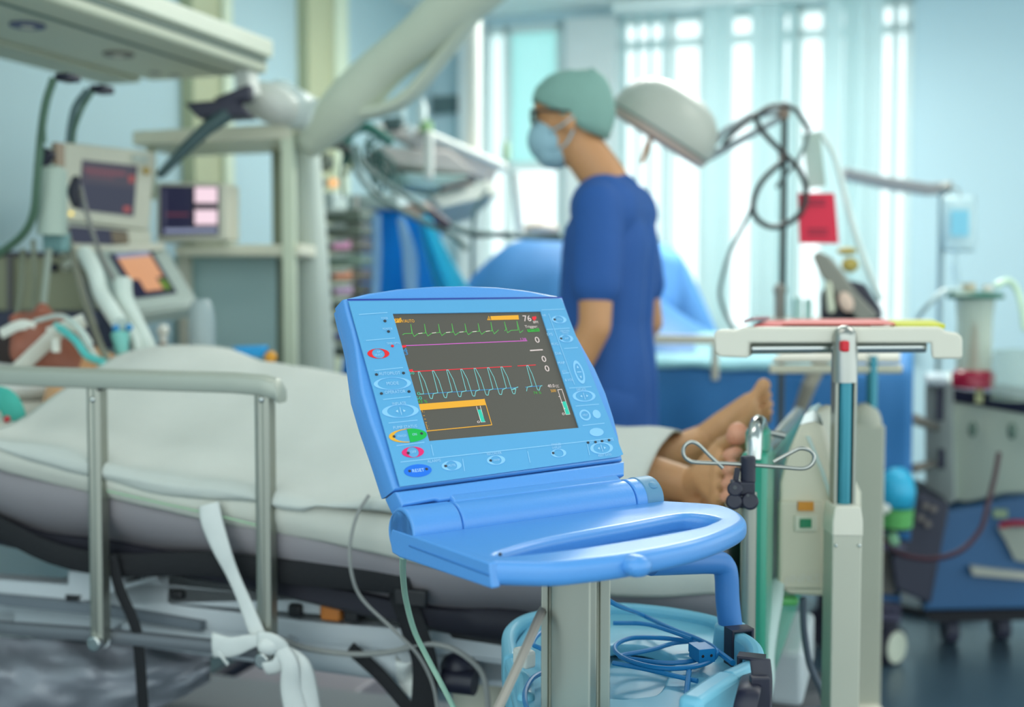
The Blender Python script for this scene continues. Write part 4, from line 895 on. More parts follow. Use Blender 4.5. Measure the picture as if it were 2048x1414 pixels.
# white articulated joint and cloth-wrapped arm
jt = thing('support_arm', P(600, 230, 3.75), 'white support arm with rounded joint and pale sleeve rising diagonally to the ceiling', 'support arm')
M_slv = mat('sleeve_white', (198, 206, 188), .75, var=.05, scale=9, bump=.2)
k = MB(M_white); k.ell(P(545, 208, 3.72), (.10, .085, .062), (V((.9, .2, -.3)).normalized(), V((-.2, .95, 0)).normalized(), V((.3, 0, .9)).normalized())); k.build('joint_cover', jt, smooth=180)
k = MB(mat('joint_white', (212, 222, 218), .4)); k.limb([(P(560, 205, 3.74), .07), (P(615, 228, 3.76), .058), (P(640, 240, 3.76), .045)]); k.build('elbow', jt, smooth=180)
k = MB(M_slv)
def slv(t): return .046+.022*min(t*4, 1)+.008*math.sin(t*9)+.015*t
k.tube([P(612, 292, 3.80), P(680, 225, 3.74), P(760, 140, 3.68), P(850, 65, 3.6), P(960, -35, 3.5), P(1080, -140, 3.4)], slv, 20, 6); k.build('sleeve', jt, smooth=180)
k = MB(M_slv); k.tube([P(690, 235, 3.72), P(800, 205, 3.68), P(880, 120, 3.62), P(965, 10, 3.5), P(1060, -110, 3.4)], lambda t: .045-.01*t, 14, 6, .5); k.build('sleeve_fold', jt, smooth=180)
# plugs and cables below the beam
for i, (x, y, lab) in enumerate(((120, 152, 'black plug under the cream beam nearest the viewer with two dark leads'), (190, 176, 'black plug under the cream beam next to the slimmer grey lead'))):
    k = MB(M_navyblk); fbox(k, x-16, y-7, x+18, y+8, 2.85+.18*i, .05); pz_ = k.build('power_plug', bev=.006); tag(pz_, lab, 'plug')
cord('power_lead', [P(108, 156, 2.86), P(92, 205, 2.86), P(82, 270, 2.87), P(74, 360, 2.88), P(66, 430, 2.9), P(40, 475, 2.92), P(-20, 520, 2.95)], .010, mat('lead_green', (74, 104, 84), .5), 'dark green power lead dropping from the first plug along the left edge')
cord('power_lead', [P(102, 160, 2.84), P(88, 230, 2.85), P(88, 285, 2.86)], .006, mat('lead_green', (74, 104, 84), .5), 'short dark lead hanging beside the green power lead')
cord('power_lead', [P(176, 180, 3.02), P(152, 212, 3.03), P(142, 250, 3.04), P(138, 285, 3.05)], .009, mat('lead_slate', (84, 108, 110), .5), 'slate power lead dropping from the second plug to the upper monitor')
cord('power_lead', [P(186, 182, 3.03), P(166, 214, 3.03), P(150, 255, 3.04), P(146, 286, 3.05)], .006, mat('lead_green', (74, 104, 84), .5), 'thin green lead beside the slate power lead')
# dark bracket with boom
k = MB(mat('bracket_dark', (44, 44, 62), .5)); qslab(k, [(366, 205, 3.5), (470, 196, 3.5), (502, 232, 3.5), (395, 236, 3.5)], .10); qslab(k, [(424, 196, 3.5), (500, 166, 3.5), (500, 200, 3.5), (440, 206, 3.5)], .06)
bk = tag(k.build('lamp_bracket', bev=.008), 'dark bracket under the beam end with a slanting boom', 'bracket')
k = MB(mat('boom_green', (58, 82, 84), .5)); k.limb([(P(452, 230, 3.52), .024), (P(412, 258, 3.5), .021), (P(376, 292, 3.48), .018), (P(322, 348, 3.46), .013)]); k.build('boom', bk)
# rack with two shelves
rk = thing('equipment_rack', P(560, 700, 3.85), 'cream open rack with two shelves and a tall post behind the near bed', 'rack')
k = MB(mat('shelf_cream', (220, 218, 196), .5)); qslab(k, [(264, 262, 3.80), (582, 246, 3.74), (582, 276, 3.74), (264, 290, 3.80)], .35); k.build('shelf', rk, bev=.006)
k = MB(mat('shelf_cream', (220, 218, 196), .5)); qslab(k, [(350, 490, 3.80), (600, 488, 3.76), (600, 512, 3.76), (350, 512, 3.80)], .35); k.build('shelf', rk, bev=.006)
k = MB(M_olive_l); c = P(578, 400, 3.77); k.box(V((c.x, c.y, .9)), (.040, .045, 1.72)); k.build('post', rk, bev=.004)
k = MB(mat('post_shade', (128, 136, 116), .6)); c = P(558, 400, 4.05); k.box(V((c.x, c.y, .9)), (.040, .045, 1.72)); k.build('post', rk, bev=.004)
k = MB(M_olive); c = P(303, 310, 3.9); k.box(V((c.x, c.y, 1.60)), (.022, .022, .22)); k.build('post', rk)
k = MB(mat('panel_teal_grey', (176, 206, 206), .4, var=.03)); qslab(k, [(345, 514, 4.0), (552, 514, 3.97), (552, 760, 3.97), (345, 760, 4.0)], .012); k.build('back_panel', rk)
k = MB(M_cream); c = P(372, 600, 3.95); k.box(V((c.x, c.y, .66)), (.04, .04, 1.3)); k.build('post', rk)
k = MB(mat('rack_base', (150, 160, 156), .5)); c = P(470, 800, 3.95); k.box(V((c.x, c.y, .05)), (.75, .45, .08)); k.build('base', rk, bev=.01)
def screen_thing(name, label, c4, th, bez, base_m, draws, cat='monitor', rim=None, extra=None):
    q = [P(*c) for c in c4]; o = sum(q, V())/4
    t = thing(name, V((o.x, o.y, min(p.z for p in q))), label, cat)
    k = MB(bez); n = qslab(k, c4, th); k.build('housing', t, bev=.008)
    k = MB(base_m); r = rim or (.1, .1, .85, .9); pts = inset(c4, *r); k.prism([p-n*.003 for p in pts], n*.004)
    f = lambda a, b: (pts[0].lerp(pts[1], a)).lerp(pts[3].lerp(pts[2], a), b)-n*.0042
    for i, (m, a0, b0, a1, b1) in enumerate(draws): k.use(m); k.poly([f(a0, b0)-n*.0001*i, f(a1, b0)-n*.0001*i, f(a1, b1)-n*.0001*i, f(a0, b1)-n*.0001*i])
    k.build('screen', t, smooth=0)
    if extra: extra(t, n, c4)
    return t
E_p = em('crt_purple', (70, 62, 84), .55); E_rd = em('crt_red', (126, 66, 84), .6); E_rb = em('crt_red_bright', (190, 80, 76), .6); E_nv = em('crt_navy', (44, 46, 82), .5)
E_pk = em('crt_pink', (242, 214, 226), 1.0); E_or = em('crt_orange', (226, 166, 124), .85); E_lb = em('crt_pale_blue', (150, 160, 190), .8); E_gn = em('crt_green', (120, 160, 60), .6)
def m1x(t, n, c4):
    k = MB(mat('knob_ochre', (196, 160, 70), .5)); q = inset(c4, .86, .20, .94, .30); k.ell(sum(q, V())/4-n*.006, .011); k.build('knob', t)
    k = MB(mat('handle_pale', (190, 200, 190), .5)); q = inset(c4, .74, .06, .90, .16); k.prism([p-n*.01 for p in q], n*.012); k.build('badge', t)
    for dx in (.02, .10):
        k = MB(mat('lamp_yellow', (80, 60, 10), .3, emis=(255, 226, 90), estr=1.6)); q = inset(c4, dx, .885, dx+.04, .915); k.ell(sum(q, V())/4-n*.004, .0048); k.build('indicator_lamp', t)
ma = screen_thing('patient_monitor', 'cream patient monitor with dark purple screen and yellow lamps, above the ventilator', [(128, 284, 3.400), (312, 304, 3.550), (300, 462, 3.550), (118, 440, 3.400)], .20, M_cream, E_p,
    [(E_nv, 0, .45, 1, 1), (E_rd, .05, .14, .80, .24), (E_rd, .1, .28, .6, .31), (E_rb, .86, .20, .96, .34), (E_rb, .80, .82, .93, .93)], rim=(.20, .20, .80, .84), extra=m1x)
k = MB(M_cream); n = qslab(k, [(126, 446, 3.420), (302, 462, 3.560), (304, 506, 3.560), (140, 502, 3.420)], .22); k.use(E_nv)
q = inset([(126, 446, 3.420), (302, 462, 3.560), (304, 506, 3.560), (140, 502, 3.420)], .05, .08, .72, .72); k.prism([p-n*.003 for p in q], n*.004); k.use(mat('module_brown', (128, 112, 92), .5))
q = inset([(126, 446, 3.420), (302, 462, 3.560), (304, 506, 3.560), (140, 502, 3.420)], .52, .14, .72, .68); k.prism([p-n*.006 for p in q], n*.004)
tag(k.build('monitor_module', bev=.004), 'cream module box with dark display under the purple-screened monitor', 'module')
screen_thing('patient_monitor', 'cream monitor on the rack shelf with dark blue screen and pale pink number fields', [(312, 364, 3.75), (452, 366, 3.72), (452, 482, 3.72), (312, 484, 3.75)], .12, M_cream, E_nv,
    [(em('crt_dark', (36, 30, 50), .5), .55, 0, 1, 1), (E_pk, .60, .02, .98, .34), (E_pk, .60, .48, .98, .78), (E_lb, .08, .86, .98, .94), (E_rd, .1, .55, .5, .6), (em('crt_grey', (92, 96, 122), .5), .06, .08, .11, .8)], rim=(.06, .06, .90, .90))
vs_ = screen_thing('ventilator', 'grey ventilator with tilted touch screen showing orange field, behind the near patient', [(186, 500, 3.350), (328, 488, 3.550), (398, 604, 3.420), (262, 622, 3.250)], .07, mat('vent_grey', (176, 188, 180), .45), E_nv,
    [(E_lb, .12, .02, .9, .12), (E_or, .12, .12, .9, .62), (E_or, .3, .62, .72, .9), (E_gn, .74, .68, .92, .92)], cat='ventilator', rim=(.16, .10, .76, .82))
k = MB(mat('vent_body', (120, 144, 146), .5)); c = P(340, 700, 3.45); k.box(V((c.x, c.y+.05, .52)), (.34, .32, 1.0), (hv*-1, wv, UP)); k.build('body', vs_, bev=.015)
k = MB(mat('vent_rim', (190, 200, 190), .4)); qslab(k, [(262, 620, 3.260), (398, 602, 3.420), (392, 618, 3.420), (262, 636, 3.260)], .10); k.build('front_ledge', vs_, bev=.006)
k = MB(M_cream); qslab(k, [(170, 492, 3.350), (330, 484, 3.500), (330, 500, 3.500), (176, 510, 3.350)], .3); k.build('top_shelf', vs_, bev=.005)
k = MB(M_navyblk); c = P(330, 800, 3.55); k.box(V((c.x, c.y, .05)), (.5, .4, .06), (hv, wv, UP)); k.build('base', vs_, bev=.01)
# olive cabinet behind the patient's head
cab = thing('head_cabinet', P(80, 700, 3.520), 'olive beige cabinet with dark lower band standing behind the head of the near bed', 'cabinet')
k = MB(mat('cabinet_olive', (142, 144, 116), .55, var=.05)); n = qslab(k, [(-60, 512, 3.470), (172, 512, 3.540), (180, 622, 3.540), (-60, 622, 3.470)], .3); k.build('upper_body', cab, bev=.006)
k = MB(mat('cabinet_navy', (40, 48, 76), .5)); qslab(k, [(-60, 622, 3.480), (240, 622, 3.560), (240, 1000, 3.560), (-60, 1000, 3.480)], .3); k.build('lower_body', cab)
k = MB(M_navyblk); qslab(k, [(-60, 502, 3.460), (140, 504, 3.520), (140, 513, 3.520), (-60, 512, 3.460)], .3); k.build('top_edge', cab); k = MB(M_navyblk); k.ell(P(108, 535, 3.510), .014); k.build('knob', cab)
k = MB(mat('cabinet_seam', (96, 92, 92), .6)); qslab(k, [(14, 514, 3.475), (24, 514, 3.475), (24, 622, 3.475), (14, 622, 3.475)], .01); k.build('seam', cab)
# white cylinder holder and fluids hung at the left
k = MB(mat('cylinder_pale', (168, 184, 172), .45)); k.cyl(P(104, 470, 2.95), P(104, 345, 2.95), .036, seg=24); k.ell(P(104, 345, 2.95), (.036, .036, .02)); cy = tag(k.build('humidifier_bottle'), 'pale upright cylinder hanging beside the left edge of the upper monitor', 'bottle')
k = MB(M_navyblk); k.limb([(P(80, 300, 2.93), .010), (P(98, 310, 2.93), .014), (P(92, 326, 2.93), .010), (P(76, 332, 2.93), .010)]); k.build('hook', cy); k = MB(mat('clip_ochre', (150, 130, 110), .5)); fbox(k, 104, 285, 114, 342, 2.94, .03); k.build('bracket', cy)
k = MB(mat('teal_bag', (120, 160, 160), .5, alpha=.85)); fbox(k, 78, 462, 132, 505, 2.96, .03); tag(k.build('fluid_bag', bev=.01), 'small pale teal fluid bag below the pale cylinder', 'bag')
M_hose = mat('hose_grey', (140, 140, 124), .5); M_hosew = mat('hose_white', (190, 200, 192), .5)
cord('drip_line', [P(98, 500, 2.95), P(92, 560, 2.9), P(86, 620, 2.84), P(84, 646, 2.8)], .0085, mat('line_pale', (150, 160, 148), .5), 'pale drip line hanging from the teal bag to the patient', 'tube')
cord('drip_line', [P(46, 500, 2.96), P(42, 580, 2.9), P(30, 648, 2.85)], .007, mat('line_olive', (120, 126, 108), .5), 'olive drip line hanging at the far left to the patient', 'tube')
cord('drip_line', [P(66, 480, 2.95), P(70, 560, 2.92), P(66, 640, 2.84)], .006, mat('line_olive', (120, 126, 108), .5), 'thin olive drip line between two paler ones', 'tube')
cord('monitor_lead', [P(128, 450, 3.1), P(146, 510, 3.0), P(164, 580, 2.95), P(186, 650, 2.85), P(205, 700, 2.75), P(222, 735, 2.68)], .009, M_hose, 'taupe monitor lead running down to the patient shoulder')
cord('monitor_lead', [P(134, 470, 3.12), P(150, 520, 3.02), P(172, 590, 3.0), P(190, 650, 2.98)], .008, mat('lead_navy', (50, 66, 92), .5), 'navy monitor lead beside the taupe one')
cord('monitor_lead', [P(160, 370, 3.1), P(172, 420, 3.08), P(190, 480, 3.05), P(206, 520, 3.0), P(228, 560, 2.98)], .006, mat('lead_grey2', (130, 130, 126), .5), 'grey lead crossing the purple monitor screen downwards')
k = MB(M_navyblk); k.limb([(P(152, 360, 3.09), .012), (P(146, 384, 3.09), .016), (P(152, 408, 3.09), .012)]); tag(k.build('cable_clip'), 'dark cable clip at the left side of the upper monitor screen', 'clip')
def hose(name, pts, r, label):
    k = MB(mat('corrugated_white', (214, 224, 216), .5)); n_ = len(pts); k.tube(pts, lambda t: r*(1+.06*math.sin(t*240)), 12, 26); return tag(k.build(name), label, 'hose')
hose('breathing_hose', [P(170, 505, 3.0), P(190, 545, 2.92), P(202, 585, 2.88), P(222, 620, 2.82), P(240, 648, 2.78)], .019, 'white corrugated breathing hose bending left to the turquoise connector')
hose('breathing_hose', [P(246, 560, 2.9), P(250, 600, 2.88), P(268, 640, 2.86), P(292, 690, 2.84), P(310, 740, 2.82)], .021, 'white corrugated breathing hose in front of the orange screen')
hose('breathing_hose', [P(252, 650, 2.82), P(270, 680, 2.82), P(282, 730, 2.8)], .012, 'short white hose branch right of the turquoise connector')
cn = MB(mat('connector_turq', (120, 196, 186), .35)); cn.cyl(P(240, 668, 2.78), P(245, 712, 2.76), .022, .012, 16); cn.use(mat('cap_blue', (40, 140, 200), .4)); cn.ell(P(232, 657, 2.77), .009); cn.ell(P(258, 655, 2.77), .009); tag(cn.build('hose_connector'), 'turquoise hose connector with two blue caps above the sheet', 'connector')
k = MB(M_white); k.ell(P(326, 660, 3.0), .016); k.cyl(P(326, 668, 3.0), P(326, 690, 3.0), .010); k.use(mat('cap_taupe', (160, 150, 140), .5)); k.cyl(P(326, 684, 3.0), P(326, 720, 3.0), .011); tag(k.build('flow_bulb'), 'small white bulb on a stem in front of the ventilator body', 'valve')
k = MB(mat('bottle_pale', (178, 194, 196), .3, alpha=.7)); k.lathe(P(404, 720, 3.1), UP, [(.001, 0), (.034, 0), (.034, .12), (.026, .15), (.018, .16), (.001, .16)], 20); tag(k.build('suction_jar'), 'clear jar beside the ventilator behind the sheet', 'jar')
k = MB(mat('tray_blue', (20, 150, 214), .4)); qslab(k, [(462, 694, 2.95), (528, 692, 2.95), (526, 716, 2.95), (486, 712, 2.95)], .06); tag(k.build('blue_tray', bev=.004), 'bright blue plastic tray edge just behind the white sheet', 'tray')
k = MB(mat('orange_ball', (216, 150, 40), .4)); k.ell(P(541, 714, 2.95), .016); tag(k.build('orange_cap'), 'orange round cap beside the blue tray behind the sheet', 'cap')
# white shrouded pole
k = MB(mat('shroud_white', (196, 206, 196), .75, var=.04, bump=.2)); k.loft([[P(x, y, 4.0)+V((r*math.cos(a)*(1+.10*math.sin(3*a)), r*math.sin(a), 0)) for a in [2*PI*i/24 for i in range(24)]] for x, y, r in ((612, 250, .035), (614, 330, .045), (616, 430, .055), (622, 560, .06), (628, 760, .07), (628, 1250, .075))])
tag(k.build('shrouded_stand', smooth=180), 'white cloth-shrouded stand between the rack and the pump tower', 'stand')
# ================================================================ syringe pump tower
tw = thing('pump_tower', P(680, 700, 4.35), 'dark steel tower holding stacked infusion pumps beside the blue drape', 'pump stand')
c = P(712, 500, 4.50); k = MB(M_steel); k.cyl(V((c.x, c.y, .03)), V((c.x, c.y, 1.55)), .014); k.build('pole', tw)
k = MB(M_navyblk); k.cyl(V((c.x, c.y, 0)), V((c.x, c.y, .04)), .22, .20, 28); k.build('base', tw)
PC = [((116, 128, 116), (0, 150, 110)), ((124, 132, 120), (0, 150, 96)), ((140, 136, 126), (222, 160, 196)), ((150, 172, 156), (60, 110, 96)), ((150, 140, 126), (224, 160, 130)), ((120, 120, 110), (206, 178, 210)), ((128, 124, 100), (0, 140, 100)), ((110, 116, 104), (180, 160, 60)), ((112, 118, 110), (110, 120, 180)), ((104, 112, 104), (90, 110, 130))]
nm_ = ['topmost grey infusion pump with green edge light', 'second grey infusion pump from the top with green light', 'infusion pump with a pink lit display, third from the top', 'pale green grey infusion pump under the pink lit one', 'infusion pump with peach lit display in mid tower', 'infusion pump with lilac display below the peach one', 'dark infusion pump with green light in lower tower', 'infusion pump with ochre mark in lower tower', 'infusion pump with violet display near the tower foot', 'lowest infusion pump in the tower']
for i, (b_, l_) in enumerate(PC):
    y0 = 418+i*30; x0 = 640+i*1.2
    k = MB(mat('pump_case_%s' % 'abcdefghij'[i], b_, .5)); fbox(k, x0, y0, x0+84, y0+26, 4.36, .14)
    o = tag(k.build('infusion_pump', bev=.008), nm_[i], 'pump', 'infusion pumps on the tower')
    k = MB(mat('pump_lit_%s' % 'abcdefghij'[i], l_, .4, emis=l_, estr=.35)); 
    if i in (2, 4, 5, 8): fbox(k, x0+22, y0+4, x0+58, y0+19, 4.352, .01)
    else: fbox(k, x0+58, y0+3, x0+82, y0+23, 4.352, .01)
    k.build('display', o)
    k = MB(mat('pump_barrel', (196, 206, 200), .4)); k.cyl(P(x0+8, y0+5, 4.34), P(x0+50, y0+3, 4.34), .008); k.build('syringe', o)
# ================================================================ far bed under blue drape
M_drape = mat('drape_blue', (54, 126, 188), .6, var=.10, scale=4, bump=.25)
M_drapec = mat('drape_cyan', (96, 190, 214), .55, var=.08, scale=5, bump=.2)
M_drapet = mat('drape_bright_blue', (40, 160, 222), .5, var=.12, scale=6, bump=.2)
fbd = thing('hospital_bed', B(.8, 2.0, 0), 'second hospital bed by the window, almost hidden by blue drapes', 'bed')
k = MB(M_frame); k.wbox((-.30, .60), (1.45, .68), 1.60, 2.42); k.build('frame', fbd)
k = MB(M_matt); k.wbox((-.30, .68), (1.45, .90), 1.58, 2.44); k.build('mattress', fbd, bev=.03)
for s in (-.1, 1.3):
    for w in (1.7, 2.3):
        k = MB(M_navyblk); k.cyl(B(s, w-.02, .07), B(s, w+.02, .07), .07, seg=20); k.wbox((s-.03, .08), (s+.03, .60), w-.02, w+.02); k.build('leg', fbd)
k = MB(M_beige); k.loft([[P(x, y, 3.75)+d for d in (V(), wv*.03, wv*.03+UP*.03, UP*.03)] for x, y in ((1285, 688), (1440, 690))])
k.cyl(P(1300, 690, 3.75), P(1300, 760, 3.78), .012); k.cyl(P(1430, 690, 3.75), P(1430, 760, 3.76), .012); k.build('side_rail', fbd, bev=.004)
k = MB(M_drape)
ZF = [(-.40, .985), (.1, 1.0), (.35, 1.04), (.55, 1.18), (.75, 1.36), (1.05, 1.39), (1.16, 1.33), (1.30, 1.12), (1.5, 1.0)]
def drp(a, b):
    s = -.36+1.84*a; zt = smoothl(ZF, s, .04); n = .018*mnoise.noise(V((s*3, b*5, 9)))+.010*mnoise.noise(V((s*11, b*2, 3)))
    if b < .45: t = b/.45; return B(s, 1.50-.02*math.sin(s*10)*(1-t)+n, .42+(.93-.42)*t)
    t = (b-.45)/.55; w = 1.50+.98*t; return B(s, w, .93+(zt-.93)*math.sin(PI*min(t*1.15, 1))**.7+n*.6)
k.grid(drp, 70, 50); dr = tag(k.build('blue_drape', solid=.004, smooth=180), 'large blue surgical drape covering the second bed and hanging to its near side', 'drape')
k = MB(mat('towel_cyan', (150, 206, 218), .7, bump=.2)); k.grid(lambda a, b: B(-.12+.75*a, 1.49+.34*b, .99+.05*b+.012*mnoise.noise(V((a*6, b*4, 2)))-(.05*(1-b)**3)), 24, 12); tag(k.build('folded_towel', solid=.012, smooth=180), 'pale cyan folded cloth lying on the near edge of the blue drape', 'cloth')
def translucent(m, c, f=.5):
    nt = m.node_tree; b_ = nt.nodes['Principled BSDF']; o_ = nt.nodes['Material Output']; t_ = nt.nodes.new('ShaderNodeBsdfTranslucent'); t_.inputs['Color'].default_value = [lin(v) for v in c]+[1]; x_ = nt.nodes.new('ShaderNodeMixShader'); x_.inputs[0].default_value = f
    nt.links.new(b_.outputs[0], x_.inputs[1]); nt.links.new(t_.outputs[0], x_.inputs[2]); nt.links.new(x_.outputs[0], o_.inputs[0])
translucent(M_drapet, (60, 190, 245), .75); translucent(M_drapec, (120, 225, 245))
# tall draped head end with painted reflections on its folds, and cyan flank
k = MB(M_drapet)
def cone(a, b):
    ang = PI*1.15*a-.25; y = 424+330*b; cx_ = 800+10*b; hw = (76+44*b**1.2+10*math.sin(a*17)*b)
    p = P(cx_, y, 4.62); r = hw*4.62/F
    return V((p.x, p.y, p.z))+V((-math.cos(ang)*r, -math.sin(ang)*r*.6, 0))+V((0, -.02*math.sin(a*22+b*2)*(.3+b), 0))
k.grid(cone, 48, 20); tag(k.build('blue_drape', solid=.005, smooth=180), 'bright blue drape hung upright over the head end of the second bed', 'drape')
k = MB(M_drapec); k.grid(lambda a, b: P(838+ (22+70*b)*a+62*b**1.3+0*a, 432+230*b, 4.40+.10*math.sin(a*5)-.1*b), 14, 16); tag(k.build('cyan_cover', solid=.006, smooth=180), 'cyan cloth flowing down the side of the upright blue drape', 'cloth')
M_str = mat('fold_reflection_blue', (132, 178, 222), .5)  # pale strips stand in for light reflected on the drape folds
k = MB(M_str)
k.tube([P(752, 428, 4.38), P(754, 500, 4.37), P(752, 560, 4.35), P(746, 660, 4.33)], .017, 8, 4, .3, V((1, 0, 0)))
k.tube([P(800, 436, 4.36), P(818, 500, 4.34), P(822, 560, 4.33), P(826, 660, 4.32)], lambda t: .012+.016*math.sin(PI*t), 8, 4, .3, V((1, 0, 0)))
tag(k.build('fold_highlights'), 'two pale blue bands of painted sheen on folds of the upright drape', 'band')
# ================================================================ far equipment arm, shelf, bottles, cables
M_pgrey = mat('device_pink_grey', (186, 180, 174), .5, var=.04)
fp = thing('equipment_boom', P(880, 300, 4.7), 'pinkish grey equipment boom carrying bottles and cables near the far window', 'equipment boom')
k = MB(M_pgrey); qslab(k, [(770, 262, 4.6), (862, 264, 4.7), (1002, 332, 4.9), (985, 372, 4.9)], .25); qslab(k, [(752, 290, 4.62), (900, 300, 4.75), (960, 352, 4.85), (800, 330, 4.65)], .25); k.build('body', fp, bev=.012)
k = MB(M_white); k.limb([(P(866, 272, 4.66), .016), (P(1008, 334, 4.86), .016)]); k.limb([(P(858, 270, 4.62), .018), (P(858, 352, 4.62), .018)]); k.build('rail', fp)
k = MB(mat('device_mid', (150, 180, 176), .5)); qslab(k, [(806, 345, 4.6), (940, 352, 4.8), (916, 390, 4.8), (820, 372, 4.62)], .18); k.build('lower_case', fp, bev=.01)
k = MB(mat('device_shelf', (178, 184, 174), .5)); qslab(k, [(862, 392, 4.7), (985, 356, 4.9), (1000, 388, 4.9), (880, 416, 4.7)], .25); k.build('tray', fp, bev=.006)
k = MB(M_black); k.limb([(P(884, 378, 4.68), .012), (P(945, 362, 4.8), .014)]); k.build('seal', fp)
k = MB(M_white); k.cyl(P(948, 330, 4.95), P(948, -130, 4.95), .03, seg=18); k.build('drop_tube', fp)
k = MB(M_white); k.cyl(P(1030, 345, 4.85), P(1040, 470, 4.85), .018); k.build('strut', fp)
for x, y, r, h, c_, lab in ((845, 225, .018, .11, (214, 226, 224), 'white bottle standing on the far equipment boom'), (803, 210, .016, .13, (200, 220, 222), 'tall pale bottle at the left end of the boom'), (818, 260, .024, .045, (232, 240, 240), 'short white knob-shaped pot on the boom'), (852, 252, .028, .05, (134, 170, 120), 'green lidded pot on the boom'), (1012, 300, .016, .08, (172, 200, 166), 'green vial at the right end of the boom')):
    k = MB(mat('flask_%d' % int(x), c_, .4)); q = P(x, y, 4.68); k.lathe(q-UP*h/2, UP, [(.001, 0), (r, 0), (r, h*.7), (r*.5, h*.85), (r*.5, h), (.001, h)], 16); tag(k.build('bottle'), lab, 'bottle')
k = MB(mat('plug_dark', (70, 92, 92), .5)); qslab(k, [(762, 236, 4.6), (806, 232, 4.6), (800, 256, 4.6), (770, 260, 4.6)], .08); tag(k.build('valve_block', bev=.01), 'dark valve block left of the white pot on the boom', 'valve')
def loopy(name, pts, r, m, lab): return cord(name, [P(*p) for p in pts], r, m, lab)
M_cb0 = mat('bundle_teal', (60, 96, 92), .5)
M_tg = mat('teal_dark_hose', (40, 104, 92), .5); M_th = mat('teal_hose', (96, 120, 118), .45)
loopy('gas_hose', [(700, 330, 4.3), (692, 290, 4.3), (704, 262, 4.3), (732, 254, 4.3), (762, 270, 4.32), (780, 284, 4.35)], .020, M_tg, 'dark green hose arched over the cable bundle')
loopy('gas_hose', [(640, 300, 4.2), (660, 290, 4.2), (690, 296, 4.22), (712, 320, 4.25)], .014, mat('hose_black', (44, 52, 52), .5), 'black hose end left of the dark green arch')
loopy('long_hose', [(712, 290, 4.2), (726, 330, 4.2), (770, 366, 4.2), (830, 404, 4.2), (880, 440, 4.2), (930, 462, 4.2), (990, 470, 4.2), (1140, 478, 4.2)], .0105, M_th, 'upper grey teal hose slanting down to the second bed')
loopy('long_hose', [(704, 300, 4.15), (716, 345, 4.15), (752, 390, 4.15), (800, 420, 4.15), (850, 445, 4.15), (905, 470, 4.15), (935, 500, 4.15)], .0105, M_th, 'lower grey teal hose slanting down to the blue drape')
loopy('drain_line', [(870, 420, 4.22), (900, 450, 4.22), (950, 470, 4.2), (1000, 468, 4.2), (1060, 474, 4.2), (1120, 470, 4.2)], .009, mat('line_dark', (60, 66, 70), .5), 'thin dark line above the blue hump of the second bed')
loopy('drain_line', [(975, 380, 4.6), (952, 420, 4.6), (946, 470, 4.6), (945, 560, 4.6)], .008, M_th, 'thin upright line dropping behind the blue drape')
k = MB(M_cb0); rr_ = random.Random(3)
for i in range(9):
    x0, y0 = 690+rr_.random()*80, 268+rr_.random()*40
    k.tube([P(x0, y0, 4.28), P(x0-20+rr_.random()*20, y0+18, 4.27), P(x0-30+rr_.random()*60, y0+45, 4.26), P(x0-10+rr_.random()*50, y0+70+rr_.random()*30, 4.28)], .005+.003*rr_.random(), 6, 5)
tag(k.build('cable_bundle'), 'tangled bundle of dark teal cables left of the far equipment boom', 'cable bundle')
k = MB(mat('clamp_purple', (70, 62, 78), .5)); k.limb([(P(862, 425, 4.15), .014), (P(890, 448, 4.15), .02)]); tag(k.build('hose_clamp'), 'dark clamp where the two teal hoses meet', 'clamp')
k = MB(mat('hand_tan', (176, 150, 136), .5)); qslab(k, [(800, 412, 4.4), (850, 402, 4.4), (872, 420, 4.4), (820, 440, 4.4)], .05); tag(k.build('soft_pad', bev=.012), 'beige soft pad at the top of the upright blue drape', 'pad')
k = MB(mat('lamp_peach', (120, 80, 40), .3, emis=(250, 190, 130), estr=1.0)); k.ell(P(667, 366, 4.2), .018); tag(k.build('pilot_lamp'), 'glowing peach pilot lamp below the cable bundle', 'lamp')
k = MB(M_olive); k.limb([(P(706, 325, 4.2), .010), (P(692, 348, 4.2), .008)]); tag(k.build('yellow_clip'), 'small olive yellow clip under the cable bundle', 'clip')
k = MB(mat('box_mist', (190, 206, 204), .5)); fbox(k, 628, 384, 668, 420, 4.35, .12); fbox(k, 684, 388, 800, 418, 4.5, .14); tag(k.build('gas_block', bev=.01), 'pale grey block on top of the pump tower', 'block')
k = MB(mat('valve_grey', (128, 136, 124), .5)); k.ell(P(628, 366, 4.2), (.05, .04, .03)); k.ell(P(652, 325, 4.2), (.028, .028, .034)); tag(k.build('pressure_valve'), 'grey rounded valve left of the glowing lamp', 'valve')
k = MB(mat('beige_fold', (190, 178, 166), .5)); k.ell(P(1080, 458, 4.9), (.08, .05, .035)); tag(k.build('patient_wrap'), 'beige wrapped bundle behind the blue hump', 'bundle')

